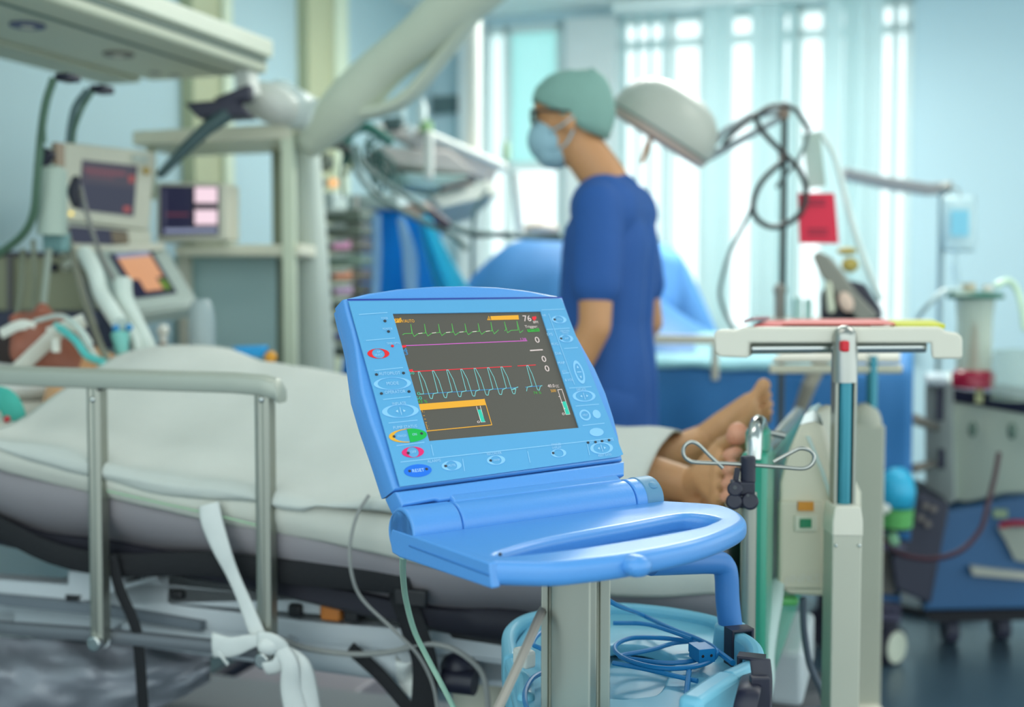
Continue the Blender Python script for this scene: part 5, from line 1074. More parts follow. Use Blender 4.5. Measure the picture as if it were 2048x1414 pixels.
# ================================================================ right: lamp stand with coiled cables, shelf, tilted screen
YS = 3.45
st_ = thing('lamp_stand', P(1567, 700, YS), 'dark slim stand at the window carrying a grey examination lamp and a device shelf', 'lamp stand')
k = MB(mat('stand_dark', (86, 92, 90), .45, .5)); c = P(1567, 400, YS); k.cyl(V((c.x, c.y, .03)), V((c.x, c.y, P(0, 205, YS).z)), .0095); k.build('pole', st_)
k = MB(M_dgrey); k.cyl(V((c.x, c.y, 0)), V((c.x, c.y, .035)), .17, .15, 28); k.build('base', st_)
M_lamp = mat('lamp_grey', (178, 182, 172), .42, var=.02)
ctr = P(1322, 264, YS); ax = (P(1410, 318, YS)-P(1245, 214, YS)).normalized(); nz_ = V((0, 1, 0)).cross(ax).normalized()
if nz_.z < 0: nz_ = -nz_
nz_ = (nz_+V((0, -.15, 0))).normalized(); ay_ = nz_.cross(ax).normalized(); ax = ay_.cross(nz_)
k = MB(M_lamp); R_ = .165
k.lathe(ctr, nz_, [(R_, 0), (R_*1.0, .012), (R_*.97, .045), (R_*.86, .085), (R_*.66, .115), (R_*.40, .132), (.001, .138)], 40, hint=ax); k.build('lamp_dome', st_, smooth=60)
k = MB(mat('lamp_seam', (110, 130, 128), .5)); k.lathe(ctr-nz_*.006, nz_, [(.001, 0), (R_*.99, 0), (R_*.99, .008), (.001, .008)], 40, hint=ax); k.build('lamp_seam', st_)
k = MB(mat('lamp_rim_pink', (194, 172, 160), .45)); k.lathe(ctr-nz_*.030, nz_, [(.001, .004), (R_*.90, 0), (R_*.97, .010), (R_*.97, .025), (.001, .025)], 40, hint=ax); k.build('lamp_rim', st_)
k = MB(mat('lamp_handle_peach', (226, 170, 120), .4)); k.limb([(P(1302, 272, YS-.05), .006), (P(1294, 296, YS-.05), .0095), (P(1284, 324, YS-.05), .006)]); k.build('lamp_handle', st_)
k = MB(mat('arm_blue_grey', (150, 162, 166), .4)); k.limb([(P(1412, 318, YS), .012), (P(1470, 286, YS), .012), (P(1528, 255, YS), .010), (P(1567, 232, YS), .010)]); k.limb([(P(1425, 290, YS), .010), (P(1450, 262, YS), .010), (P(1500, 232, YS), .010), (P(1567, 222, YS), .010)]); k.build('lamp_arm', st_)
k = MB(mat('clamp_brown', (150, 130, 116), .5)); k.ell(P(1566, 228, YS), .020); k.ell(P(1567, 312, YS), .016); k.build('pole_clamp', st_)
k = MB(mat('shelf_taupe', (150, 142, 126), .5)); n = qslab(k, [(1552, 640, YS-.15), (1765, 640, YS-.15), (1765, 652, YS-.15), (1552, 652, YS-.15)], .30); k.build('device_shelf', st_, bev=.004)
k = MB(mat('brace_taupe', (166, 158, 140), .5)); k.limb([(P(1648, 712, YS-.05), .022), (P(1618, 770, YS-.05), .022), (P(1596, 830, YS), .018), (P(1567, 880, YS), .014)]); k.limb([(P(1648, 712, YS-.05), .022), (P(1648, 652, YS-.05), .02)]); k.build('shelf_brace', st_)
k = MB(mat('stand_taupe', (150, 146, 138), .5)); k.cyl(P(1560, 650, YS), P(1560, 575, YS), .016); k.ell(P(1560, 580, YS), .02); k.build('pole_sleeve', st_)
# black cable loops
M_cb = mat('cable_black', (40, 44, 44), .45)
loopy('coiled_lead', [(1446, 292, YS-.03), (1466, 266, YS-.03), (1510, 232, YS-.03), (1545, 212, YS-.03), (1585, 216, YS-.03), (1606, 240, YS-.03), (1618, 262, YS-.02)], .0075, M_cb, 'black lead arched over the top of the lamp stand')
loopy('coiled_lead', [(1512, 232, YS-.05), (1520, 256, YS-.05), (1546, 286, YS-.05), (1572, 312, YS-.05), (1600, 342, YS-.05), (1612, 380, YS-.05), (1604, 420, YS-.05), (1580, 444, YS-.05), (1546, 454, YS-.05), (1516, 440, YS-.05), (1506, 412, YS-.04), (1518, 372, YS-.04), (1545, 340, YS-.04), (1572, 318, YS-.04)], .0085, M_cb, 'thick black lead hanging in a large loop on the lamp stand')
loopy('coiled_lead', [(1618, 258, YS-.02), (1606, 300, YS-.03), (1588, 330, YS-.04), (1566, 356, YS-.04), (1552, 376, YS-.03)], .0055, mat('cable_slate', (96, 112, 112), .5), 'slate lead crossing behind the big black loop')
loopy('coiled_lead', [(1506, 410, YS), (1492, 440, YS), (1462, 500, YS), (1446, 550, YS), (1440, 590, YS), (1452, 630, YS), (1470, 660, YS)], .006, mat('cable_slate', (96, 112, 112), .5), 'slate lead dropping from the black loop down past the window')
loopy('clear_tube', [(1640, 262, YS-.02), (1668, 310, YS-.02), (1690, 390, YS-.02), (1712, 470, YS-.02), (1745, 560, YS-.02), (1762, 600, YS-.02)], .0095, mat('tube_white', (222, 236, 230), .3), 'white tube falling from the stand top to the tilted screen')
k = MB(mat('clear_sleeve', (176, 196, 184), .3, alpha=.75)); qslab(k, [(1606, 268, YS), (1640, 262, YS), (1652, 372, YS), (1618, 376, YS)], .01); tag(k.build('document_sleeve'), 'clear document sleeve hanging above the red card', 'document sleeve')
k = MB(mat('card_red', (214, 20, 60), .5, var=.03)); n = qslab(k, [(1596, 386, YS-.04), (1669, 386, YS-.04), (1678, 487, YS-.04), (1600, 487, YS-.04)], .006); k.use(mat('card_print', (150, 8, 50), .5))
qq = [(1596, 386, YS-.044), (1669, 386, YS-.044), (1678, 487, YS-.044), (1600, 487, YS-.044)]
for y0, y1 in ((.12, .17), (.20, .25), (.70, .75), (.79, .83)): k.poly(inset(qq, .22, y0, .74, y1))
tag(k.build('red_card'), 'bright red card hanging on the lamp stand below the clear sleeve', 'card')
ts = thing('tilted_screen', P(1700, 640, YS-.1), 'dark device with grey tilted lid on the stand shelf in front of the window', 'device')
k = MB(mat('lid_grey', (126, 126, 116), .45, var=.03)); k.prism([P(x, y, YS-.16) for x, y in ((1624, 512), (1636, 502), (1655, 512), (1716, 590), (1756, 632), (1740, 640), (1716, 640), (1690, 612), (1640, 550))], wv*.20); k.build('lid', ts, bev=.006)
k = MB(M_navyblk); k.prism([P(x, y, YS-.10) for x, y in ((1640, 640), (1640, 585), (1655, 570), (1690, 590), (1700, 560), (1728, 568), (1762, 620), (1764, 640))], wv*.16); k.build('base', ts, bev=.008)
k = MB(mat('strap_cream', (206, 210, 186), .5)); k.limb([(P(1656, 570, YS-.17), .010), (P(1662, 618, YS-.17), .012)]); k.build('latch', ts)
k = MB(mat('pad_pink', (214, 186, 168), .5)); k.ell(P(1692, 604, YS-.18), (.020, .008, .030), (V((.9, 0, .4)).normalized(), V((0, 1, 0)), V((-.4, 0, .9)).normalized())); k.build('pad', ts)
k = MB(mat('flask_teal', (176, 214, 206), .3)); k.cyl(P(1594, 640, YS-.1), P(1594, 602, YS-.1), .014); k.cyl(P(1616, 640, YS-.1), P(1616, 606, YS-.1), .012); k.ell(P(1594, 602, YS-.1), .014); k.ell(P(1616, 604, YS-.1), .012); tag(k.build('vial_rack'), 'pair of pale vials on the shelf left of the tilted device', 'vials')
k = MB(mat('ochre_pack', (190, 170, 90), .5)); k.ell(P(1694, 502, YS), (.03, .02, .012)); k.ell(P(1700, 530, YS), (.026, .02, .022)); tag(k.build('gauze_pack'), 'ochre and white pack behind the tilted grey lid', 'pack')
# ================================================================ right: wall arm, drip bag
YA = 4.4
ar = thing('drip_stand', P(1890, 500, YA), 'grey horizontal arm with upright pole and drip hook at the right window pier', 'drip arm')
k = MB(mat('arm_grey', (160, 158, 156), .45)); k.loft([[P(x, y, Y)+d for d in (V((0, 0, -.022)), V((0, .05, -.022)), V((0, .05, .022)), V((0, 0, .022)))] for x, y, Y in ((1690, 346, 4.6), (1780, 366, 4.5), (1862, 378, 4.4), (1906, 374, 4.38))]); k.build('boom', ar, bev=.004)
k = MB(M_grey); k.ell(P(1893, 376, YA-.02), .022); k.build('clamp', ar)
k = MB(mat('pole_pale', (150, 172, 176), .4, .4)); q = P(1884, 400, YA); k.cyl(V((q.x, q.y, .0)), V((q.x, q.y, P(0, 376, YA).z)), .012); k.build('pole', ar)
k = MB(M_dgrey); k.cyl(V((q.x, q.y, 0)), V((q.x, q.y, .03)), .2, seg=28); k.build('base', ar)
bg = thing('drip_bag', P(1916, 500, YA-.06), 'clear drip bag with blue print hanging from the grey arm at far right', 'drip bag')
M_bag = mat('bag_clear', (206, 232, 236), .2, alpha=.72, var=.02)
def bagf(a, b):
    x = 1884+70*a; y = 392+112*b; e = math.sin(PI*a)*math.sin(PI*min(max(b, 0), 1)); x = 1919+(x-1919)*(1-.10*abs(2*b-1)**4-.05*b)
    return x, y, e
k = MB(M_bag)
for sg in (-1, 1): k.grid(lambda a, b: (lambda t: P(t[0], t[1], YA-.06)+V((0, sg*.022*t[2]**.6, 0)))(bagf(a, b)), 14, 14)
k.build('pouch', bg, smooth=180)
k = MB(mat('bag_print_blue', (130, 205, 228), .4)); k.grid(lambda a, b: P(1902+36*a, 420+52*b, YA-.0875), 4, 4); k.build('label', bg)
k = MB(M_bag); k.cyl(P(1914, 504, YA-.06), P(1912, 530, YA-.06), .010); k.cyl(P(1911, 530, YA-.06), P(1916, 566, YA-.06), .013); k.build('drip_chamber', bg); k = MB(M_steel); k.tube([P(1906, 374, YA-.04), P(1918, 380, YA-.06), P(1919, 393, YA-.06)], .004, 8, 4); k.build('hanger', bg)
loopy('drip_line', [(1916, 566, YA-.06), (1922, 580, YA-.1), (1930, 592, YA-.2)], .006, M_clear, 'short clear line under the drip bag')
# ================================================================ right: suction / dialysis trolley
YM = 3.62
mc = thing('treatment_machine', P(1930, 1200, YM), 'grey and dark blue treatment machine on castors at the right edge with a suction jar', 'medical machine')
M_mg = mat('machine_grey', (214, 224, 208), .5, var=.03); M_mb = mat('machine_blue', (50, 94, 138), .45, var=.05); M_mn = mat('machine_navy', (40, 44, 70), .5)
dv_ = V((.45, .9, 0)).normalized()*.45
k = MB(M_mg); q = [P(1905, 802, YM+.12), P(2130, 838, YM-.25), P(2130, 985, YM-.25), P(2010, 988, YM-.05), P(1935, 1006, YM+.10), P(1905, 1000, YM+.12)]; k.prism(q, V((.15, .5, 0))); k.build('cabinet', mc, bev=.01)
k = MB(mat('machine_side', (190, 200, 196), .5)); q = [P(1850, 770, YM+.20), P(1906, 760, YM+.10), P(1912, 1004, YM+.10), P(1890, 1010, YM+.12), P(1850, 985, YM+.20)]; k.prism(q, V((.15, .4, 0))); k.build('side_column', mc, bev=.008)
k = MB(M_mn); k.prism([P(1905, 776, YM+.11), P(2130, 808, YM-.26), P(2130, 842, YM-.26), P(1905, 803, YM+.11)], V((.15, .5, 0))); k.build('top_band', mc, bev=.004)
k = MB(mat('machine_cap', (206, 220, 228), .3)); fbox(k, 1852, 752, 1896, 774, YM+.12, .2); k.build('corner_cap', mc, bev=.02)
k = MB(M_mb); k.prism([P(x, y, YM+.05) for x, y in ((1880, 1024), (1950, 1012), (2010, 996), (2140, 985), (2140, 1216), (1845, 1222), (1868, 1120))], V((.12, .5, 0))); k.build('lower_body', mc, bev=.01)
k = MB(mat('machine_navy_panel', (46, 48, 66), .5)); k.prism([P(x, y, YM) for x, y in ((1838, 985), (1900, 1010), (1862, 1210), (1790, 1180), (1782, 1120), (1800, 1060))], V((.08, .3, 0))); k.build('control_column', mc, bev=.01)
for x, y in ((1852, 1012), (1842, 1036), (1868, 1018), (1856, 1048)):
    k = MB(mat('dial_tan', (120, 112, 108), .5)); k.cyl(P(x, y, YM+.005), P(x, y, YM-.02), .010); k.build('dial', mc)
for x, y in ((1945, 858), (2024, 862)):
    k = MB(mat('lock_dark', (96, 118, 106), .5)); k.ell(P(x, y, YM-.02 if x < 2000 else YM-.14), (.013, .014, .026)); k.build('latch', mc)
for x, y0, y1 in ((1880, 776, 842), (1884, 898, 938)):
    k = MB(M_mn); fbox(k, x-7, y0, x+7, y1, YM+.13, .04); k.build('slot', mc)
k = MB(mat('handle_taupe', (130, 124, 116), .5)); k.limb([(P(1828, 838, YM), .018), (P(1872, 856, YM+.12), .012)]); k.build('grab_handle', mc)
k = MB(mat('handle_taupe', (130, 124, 116), .5)); k.limb([(P(1832, 936, YM), .016), (P(1866, 928, YM+.12), .012)]); k.build('grab_handle', mc)
k = MB(mat('tape_yellow', (212, 214, 160), .5)); fbox(k, 1952, 776, 1966, 806, YM, .02); k.build('corner_joint', mc)
k = MB(mat('machine_shelf', (170, 170, 160), .5)); k.prism([P(x, y, YM+.02) for x, y in ((1940, 1134), (2060, 1148), (2060, 1162), (1945, 1152))], V((.02, .08, 0))); k.build('drawer_pull', mc, bev=.004)
k = MB(mat('label_sage', (150, 172, 140), .5)); fbox(k, 1988, 1020, 2014, 1036, YM+.03, .03); k.build('label', mc)
for x, y in ((1898, 1252), (2090, 1262), (2000, 1246)):
    k = MB(mat('castor_slate', (68, 70, 90), .5)); c = PZ(x, y+32, 0); c.z = .045; k.cyl(c-V((.02, 0, 0)), c+V((.02, 0, 0)), .045, seg=24); k.box(c+UP*.05, (.03, .04, .07)); k.build('caster', mc)
k = MB(mat('under_black', (26, 26, 34), .7)); k.prism([P(x, y, YM+.1) for x, y in ((1850, 1222), (2140, 1216), (2140, 1240), (1860, 1244))], V((.1, .4, 0))); k.build('chassis', mc)
jar = thing('suction_canister', P(1948, 770, YM-.05), 'clear suction canister with dark green lid and red fluid on the machine top', 'canister')
YJ = YM-.02
def jz(y): return P(1948, y, YJ).z
jc = P(1948, 700, YJ); jc = V((jc.x, jc.y, 0))
k = MB(mat('jar_clear', (196, 206, 184), .12, alpha=.62, var=.02)); k.lathe(jc, UP, [(.052, jz(742)), (.052, jz(640)), (.058, jz(598)), (.001, jz(598))], 32); k.build('vessel', jar, smooth=50)
k = MB(mat('jar_lid_green', (52, 108, 92), .4)); k.lathe(jc, UP, [(.001, jz(598)), (.082, jz(598)), (.084, jz(590)), (.070, jz(585)), (.001, jz(582))], 32); k.build('lid', jar)
k = MB(mat('red_fluid', (150, 12, 52), .2, var=.05)); k.lathe(jc, UP, [(.001, jz(774)), (.062, jz(774)), (.064, jz(748)), (.050, jz(738)), (.001, jz(736))], 32); k.lathe(jc, UP, [(.001, jz(740)), (.018, jz(738)), (.010, jz(660)), (.001, jz(640))], 14); k.build('fluid', jar, smooth=50)
k = MB(mat('port_tan', (196, 186, 160), .4)); k.cyl(V((jc.x-.02, jc.y, jz(586))), V((jc.x-.02, jc.y, jz(566))), .02); k.cyl(V((jc.x+.03, jc.y-.02, jz(586))), V((jc.x+.03, jc.y-.02, jz(570))), .014); k.use(M_white); k.ell(V((jc.x+.02, jc.y-.05, jz(580))), .011); k.build('port', jar)
loopy('suction_tube', [(1928, 582, YJ), (1890, 582, YJ), (1862, 604, YJ), (1838, 632, YJ+.05), (1820, 660, YJ+.1)], .0085, mat('tube_pale', (206, 226, 226), .25, alpha=.8), 'clear suction tube arching left from the canister lid')
loopy('suction_tube', [(1990, 572, YJ), (2016, 562, YJ), (2034, 580, YJ), (2044, 612, YJ-.03), (2050, 660, YJ-.05)], .011, mat('tube_lime', (206, 232, 206), .3), 'pale lime tube arching right from the canister lid')
k = MB(mat('jar_clear2', (180, 200, 184), .2, alpha=.35)); k.lathe(P(2030, 800, YM-.12), UP, [(.07, 0), (.07, .12), (.06, .15), (.001, .155)], 24); tag(k.build('filter_jar'), 'pale green jar at the right edge beside the red fluid canister', 'jar')
loopy('blood_line', [(1998, 905, YM-.22), (1990, 950, YM-.24), (1975, 1010, YM-.26), (1960, 1060, YM-.28), (1920, 1102, YM-.3), (1860, 1118, YM-.3), (1800, 1108, YM-.28), (1775, 1088, YM-.2), (1756, 1050, YM-.1)], .0075, mat('line_red', (60, 20, 36), .35), 'dark red tube sagging across the front of the machine')
loopy('blood_line', [(2000, 1052, YM), (2030, 1046, YM-.02), (2080, 1050, YM-.05)], .010, mat('line_crimson', (170, 30, 60), .35), 'crimson tube end at the right edge of the machine')
k = MB(mat('cloth_pale', (150, 156, 146), .6)); k.prism([P(x, y, YM+.03) for x, y in ((1995, 1056), (2080, 1056), (2080, 1130), (2030, 1120), (2010, 1080))], V((.01, .02, 0))); tag(k.build('cloth_patch'), 'pale cloth corner at the lower right of the machine', 'cloth')
# bright bag and caster between table and machine
k = MB(mat('bag_cyan', (50, 180, 222), .35, var=.06)); k.lathe(P(1793, 1012, 3.5), UP, [(.001, 0), (.052, 0), (.055, .05), (.046, .09), (.02, .115), (.001, .118)], 24); q = MB(mat('bag_green', (96, 176, 96), .4)); tag(k.build('water_bag', smooth=180), 'bright cyan bag hanging between the table post and the machine', 'bag')
q.lathe(P(1790, 1052, 3.5), UP, [(.001, 0), (.05, 0), (.054, .055), (.001, .058)], 24); q.use(M_white); q.ell(P(1768, 1018, 3.45), (.02, .01, .016)); tag(q.build('green_tray'), 'green tray with a white corner under the cyan bag', 'tray')
k = MB(mat('vial_green', (130, 184, 142), .3)); k.ell(P(1784, 1082, 3.5), (.022, .022, .03)); tag(k.build('green_bottle'), 'small green bottle under the green tray', 'bottle')
k = MB(M_navyblk); qslab(k, [(1756, 1058, 3.52), (1820, 1058, 3.52), (1820, 1064, 3.52), (1756, 1064, 3.52)], .1); tag(k.build('tray_shelf'), 'dark thin ledge under the green tray', 'shelf')
cst = thing('trolley_base', PZ(1775, 1330, 0), 'dark stepped trolley foot with a pale double caster beside the table post', 'trolley')
YCs = 3.70
for i, (y0, y1) in enumerate(((1192, 1204), (1210, 1222), (1226, 1246))):
    k = MB(mat('step_slate', (86, 84, 108), .5) if i else mat('step_blue', (44, 96, 150), .5)); fbox(k, 1752, y0, 1800, y1, YCs, .25); k.build('step', cst, bev=.004)
k = MB(M_navyblk); c = P(1776, 1290, YCs); xa = V((.62, -.78, 0)); k.cyl(c-xa*.028, c+xa*.028, .065, seg=28); k.box(c+UP*.05, (.05, .05, .06)); k.use(mat('castor_pale', (206, 212, 194), .4)); k.cyl(c+xa*.028, c+xa*.036, .052, seg=28); k.cyl(c-xa*.036, c-xa*.028, .05, seg=28); k.build('caster', cst, bev=.006)
k = MB(mat('step_slate', (86, 84, 108), .5)); qslab(k, [(1760, 1093, 3.46), (1812, 1093, 3.46), (1812, 1100, 3.46), (1760, 1100, 3.46)], .30); k.build('side_tray', cst, bev=.003)
k = MB(mat('trolley_column', (136, 132, 126), .5)); c = P(1770, 1100, YCs+.05); k.box(V((c.x, c.y, .42)), (.05, .05, .50)); k.build('column', cst)

# ================================================================ ward staff
def person(name, base, F_, label, spec, m_scrub, m_pants=None):
    """F_ = facing direction; points are (forward, left, up)"""
    Lf = V((-F_.y, F_.x, 0)); A = (F_, Lf, UP)
    T_ = lambda p: base+F_*p[0]+Lf*p[1]+UP*p[2]
    t = thing(name, base, label, 'person')
    return t, T_, A
TF = V((-math.cos(TH), math.sin(TH), 0))
tb = P(1208, 700, 3.22); tb.z = 0
M_scrub = mat('scrubs_blue', (30, 82, 152), .75, var=.06, bump=.15, scale=14)
nu, T, A = person('person', tb, TF, 'person in royal blue scrubs, pale green cap, glasses and mask standing beyond the near bed', None, M_scrub)
k = MB(M_skin)
H = (.060, 0, 1.655)
def TT(a, b, c):
    q = min(max((c-1.44)/.16, 0), 1); return T((a+.045*q*q*(3-2*q), b, c))
k.ell(TT(.050, 0, 1.675), (.095, .075, .105), A); k.ell(TT(.085, 0, 1.615), (.062, .058, .085), A); k.ell(TT(.115, 0, 1.565), (.035, .035, .03), A)
k.limb([(TT(.142, 0, 1.665), .011), (TT(.158, 0, 1.635), .014)]); k.ell(TT(.118, .028, 1.625), (.03, .025, .03), A); k.ell(TT(.118, -.028, 1.625), (.03, .025, .03), A)
k.ell(TT(.135, 0, 1.695), (.018, .055, .014), A)
for sg in (-1, 1): k.ell(TT(.035, sg*.076, 1.645), (.02, .010, .032), A)
k.limb([(TT(.035, 0, 1.60), .060), (TT(-.01, 0, 1.50), .062), (TT(-.02, 0, 1.45), .07)])
k.limb([(TT(-.03, .12, 1.40), .078), (TT(-.03, -.12, 1.40), .078)]); k.limb([(TT(-.02, .07, 1.30), .10), (TT(0, .06, 1.05), .10), (TT(0, .06, .95), .11)]); k.limb([(TT(-.02, -.07, 1.30), .10), (TT(0, -.06, 1.05), .10), (TT(0, -.06, .95), .11)])
for sg in (-1, 1):
    sh_ = TT(-.03, sg*.195, 1.405); eb = TT(-.055+.02*sg, sg*.235, 1.10); wr_ = TT(.085, sg*.20, .885); 
    k.limb([(sh_, .055), (sh_.lerp(eb, .5), .048), (eb, .042), (eb.lerp(wr_, .35), .042), (wr_, .028)])
    ha_ = wr_+(wr_-eb).normalized()*.06; k.limb([(wr_, .026), (ha_, .030)])
    for j in range(4):
        b0 = ha_+A[0]*(.02-.013*j)+A[1]*sg*0; k.limb([(b0, .011), (b0+(wr_-eb).normalized()*.04+A[0]*.004, .0095), (b0+(wr_-eb).normalized()*(.075-.006*abs(j-1))+A[0]*.012, .0085)])
    k.limb([(wr_+A[0]*.02, .012), (wr_+A[0]*.05+(wr_-eb).normalized()*.03, .011), (wr_+A[0]*.055+(wr_-eb).normalized()*.065, .009)])
    k.limb([(TT(0, sg*.09, .92), .09), (TT(.01, sg*.10, .50), .06), (TT(-.01, sg*.10, .09), .042)]); k.limb([(TT(-.03, sg*.10, .045), .04), (TT(.12, sg*.11, .035), .035)])
k.build('body', nu, smooth=180, remesh=.008)
k = MB(M_scrub)
k.limb([(TT(-.03, .13, 1.405), .092), (TT(-.03, -.13, 1.405), .092)]); k.limb([(TT(-.03, 0, 1.44), .076), (TT(-.02, 0, 1.30), .105)])
for sg in (-1, 1):
    k.limb([(TT(-.02, sg*.07, 1.32), .116), (TT(-.005, sg*.065, 1.1), .116), (TT(-.01, sg*.06, .95), .128), (TT(-.01, sg*.06, .80), .132)])
    sh_ = TT(-.03, sg*.195, 1.405); eb = TT(-.055+.02*sg, sg*.235, 1.10); k.limb([(sh_, .066), (sh_.lerp(eb, .35), .068), (sh_.lerp(eb, .64), .066)])
k.build('scrub_top', nu, smooth=180, remesh=.01)
k = MB(M_scrub)
for sg in (-1, 1): k.limb([(TT(-.01, sg*.08, .88), .125), (TT(0, sg*.10, .5), .09), (TT(-.01, sg*.10, .12), .075)])
k.build('trousers', nu, smooth=180, remesh=.012)
k = MB(mat('clog_white', (220, 224, 220), .5))
for sg in (-1, 1): k.limb([(TT(-.04, sg*.10, .05), .05), (TT(.13, sg*.11, .042), .042)])
k.build('shoes', nu, smooth=180, remesh=.01)
k = MB(mat('cap_pale_green', (126, 164, 154), .8, var=.06, bump=.3, scale=18))
def capf(a, b):
    th = 2*PI*a; ph = PI/2*(b)**.9; f = math.cos(th); r = 1.0
    bk = (1-f)/2; bk = bk*bk*(3-2*bk)
    zlow = 1.708-.105*bk
    x = .045+(.112+.012*bk)*f*math.cos(ph*(1-.25*bk))+.0*bk; tk = 1-.22*bk*max(0, 1-b/.3)**2; x = .045+(x-.045)*tk; y = .089*math.sin(th)*math.cos(ph)*tk; z = zlow+(1.792-zlow)*math.sin(ph)
    return TT(x, y, z)+UP*.006*mnoise.noise(V((a*9, b*5, 0)))
k.grid(capf, 40, 14); k.build('surgical_cap', nu, smooth=180, solid=.004)
k = MB(mat('mask_pale_blue', (150, 186, 200), .7, var=.04, bump=.15))
k.ell(TT(.108, 0, 1.605), (.066, .067, .066), A); k.ell(TT(.100, 0, 1.570), (.058, .056, .044), A); mk = k.build('face_mask', nu, smooth=180)
for sg in (-1, 1):
    k = MB(mat('mask_pale_blue', (150, 186, 200), .7)); k.tube([TT(.10, sg*.062, 1.62), TT(.06, sg*.08, 1.63), TT(.02, sg*.085, 1.655)], .003, 6, 3); k.tube([TT(.10, sg*.055, 1.57), TT(.05, sg*.075, 1.58), TT(.02, sg*.083, 1.62)], .003, 6, 3); k.build('mask_loop', nu)
k = MB(mat('glasses_dark', (60, 50, 46), .4))
for sg in (-1, 1):
    k.tube([TT(.150-.004*math.cos(a)**2, sg*(.034+.026*math.cos(a)), 1.668+.018*math.sin(a)) for a in [2*PI*i/12 for i in range(13)]], .004, 6, 2)
    k.tube([TT(.146, sg*.06, 1.676), TT(.10, sg*.080, 1.676), TT(.03, sg*.084, 1.668)], .0042, 6, 3)
k.tube([TT(.152, -.01, 1.672), TT(.154, 0, 1.675), TT(.152, .01, 1.672)], .003, 6, 2); k.build('glasses', nu)
k = MB(mat('lens', (120, 100, 90), .1, alpha=.35))
for sg in (-1, 1): k.ell(TT(.149, sg*.034, 1.668), (.002, .024, .017), A)
k.build('lens_pair', nu)
# second person bent over the far bed, back to the window
b2 = P(1366, 700, 5.35); b2.z = 0
F2 = V((-.9, -.45, 0)).normalized()
n2, T2, A2 = person('person', b2, F2, 'person in lighter blue scrubs bending over the second bed behind the first, face hidden', None, None)
M_scr2 = mat('scrubs_light_blue', (92, 152, 212), .75, var=.06, bump=.15)
def UU(a, b, c): return T2((a, b, c))
k = MB(M_skin)
k.limb([(UU(0, .1, .9), .10), (UU(0, -.1, .9), .10)]); k.limb([(UU(0, 0, .95), .12), (UU(.18, 0, 1.28), .12)]); k.limb([(UU(.22, .13, 1.30), .08), (UU(.22, -.13, 1.30), .08)]); k.limb([(UU(.25, 0, 1.33), .06), (UU(.33, 0, 1.40), .055)])
k.ell(UU(.38, 0, 1.45), (.10, .075, .11), A2); k.ell(UU(.45, 0, 1.41), (.05, .055, .07), A2); k.ell(UU(.475, 0, 1.45), (.018, .012, .02), A2)
for sg in (-1, 1):
    k.limb([(UU(.22, sg*.2, 1.29), .055), (UU(.30, sg*.24, 1.02), .042), (UU(.48, sg*.18, .98), .03), (UU(.56, sg*.16, 1.0), .028)])
    for j in range(5): k.limb([(UU(.56, sg*.16+.012*(j-2), 1.0), .011), (UU(.63-.01*abs(j-2), sg*.16+.018*(j-2), 1.005), .009)])
    k.limb([(UU(0, sg*.1, .9), .09), (UU(.02, sg*.1, .48), .06), (UU(0, sg*.1, .08), .045)]); k.limb([(UU(-.03, sg*.1, .04), .04), (UU(.13, sg*.11, .035), .035)])
k.build('body', n2, smooth=180, remesh=.01)
k = MB(M_scr2); k.limb([(UU(.22, .14, 1.295), .098), (UU(.22, -.14, 1.295), .098)])
for sg in (-1, 1):
    k.limb([(UU(.16, sg*.07, 1.22), .135), (UU(.02, sg*.07, .95), .14), (UU(0, sg*.07, .78), .145)]); k.limb([(UU(.22, sg*.2, 1.29), .075), (UU(.265, sg*.225, 1.13), .078)])
k.build('scrub_top', n2, smooth=180, remesh=.012)
k = MB(M_scr2)
for sg in (-1, 1): k.limb([(UU(0, sg*.09, .86), .125), (UU(.02, sg*.1, .48), .09), (UU(0, sg*.1, .1), .075)])
k.build('trousers', n2, smooth=180, remesh=.015)
k = MB(mat('cap_blue2', (90, 150, 190), .8)); k.ell(UU(.365, 0, 1.48), (.112, .088, .10), A2); k.build('surgical_cap', n2, smooth=180)
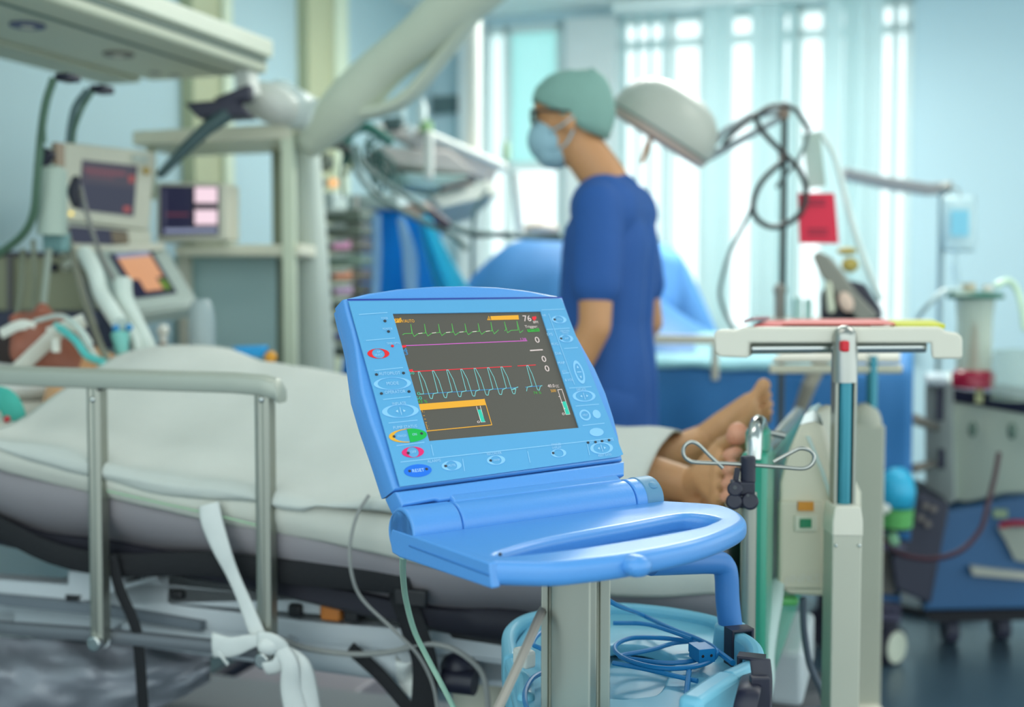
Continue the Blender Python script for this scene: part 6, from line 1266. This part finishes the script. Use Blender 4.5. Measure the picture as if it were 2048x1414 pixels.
# ================================================================ camera, daylight and ceiling lamps
cam = bpy.data.cameras.new('camera'); co = bpy.data.objects.new('camera', cam); col.objects.link(co); scn.camera = co
co.location = CAM; co.rotation_euler = (PI/2-PITCH, 0, 0)
cam.sensor_width = 36; cam.sensor_fit = 'HORIZONTAL'; cam.lens = F*36/2048; cam.clip_start = .05; cam.clip_end = 60
cam.dof.use_dof = True; cam.dof.focus_distance = 1.50; cam.dof.aperture_fstop = 2.2; cam.dof.aperture_blades = 0
w = bpy.data.worlds.new('daylight'); scn.world = w; w.use_nodes = True
nt = w.node_tree; bgn = nt.nodes['Background']
bgn.inputs[0].default_value = (.85, .99, 1.0, 1); bgn.inputs[1].default_value = 1.75
def area(name, loc, sx, sy, power, colr, rot=(0, 0, 0)):
    l = bpy.data.lights.new(name, 'AREA'); l.shape = 'RECTANGLE'; l.size = sx; l.size_y = sy; l.energy = power; l.color = colr
    o = bpy.data.objects.new(name, l); col.objects.link(o); o.location = loc; o.rotation_euler = rot; return o
rz_ = -TH
area('ceiling_lamp', B(.5, -.6, ZC-.03), 1.2, .6, 6, (1, .97, .90), (0, 0, rz_))
area('ceiling_lamp', B(.4, 2.7, ZC-.03), 1.4, .6, 60, (1, .97, .90), (0, 0, rz_))
area('ceiling_lamp', B(-1.4, 1.0, ZC-.03), 1.2, .6, 20, (1, .97, .90), (0, 0, rz_))
# added upward fill lights without fittings, put in to brighten ceiling and walls
area('added_beam_fill', B(1.72, -.1, ZP+.13), .25, 1.4, 3, (1, .98, .94), (PI, 0, rz_))
area('added_ceiling_fill', B(.4, 2.7, 2.55), 1.2, .5, 26, (.92, 1, .98), (PI, 0, rz_))  # unseen fill below the ceiling, added to lift its brightness
# daylight entering by the window
area('window_daylight', B((sB0+sB1)/2, WW+.2, 1.8), 1.9, 1.8, 900, (.82, 1.0, 1.0), (PI/2, 0, rz_+PI*0))
vs = scn.view_settings; vs.view_transform = 'Standard'; vs.look = 'None'; vs.gamma = 1; vs.use_curve_mapping = False; vs.exposure = 0.1
try: scn.cycles.use_denoising = True
except Exception: pass
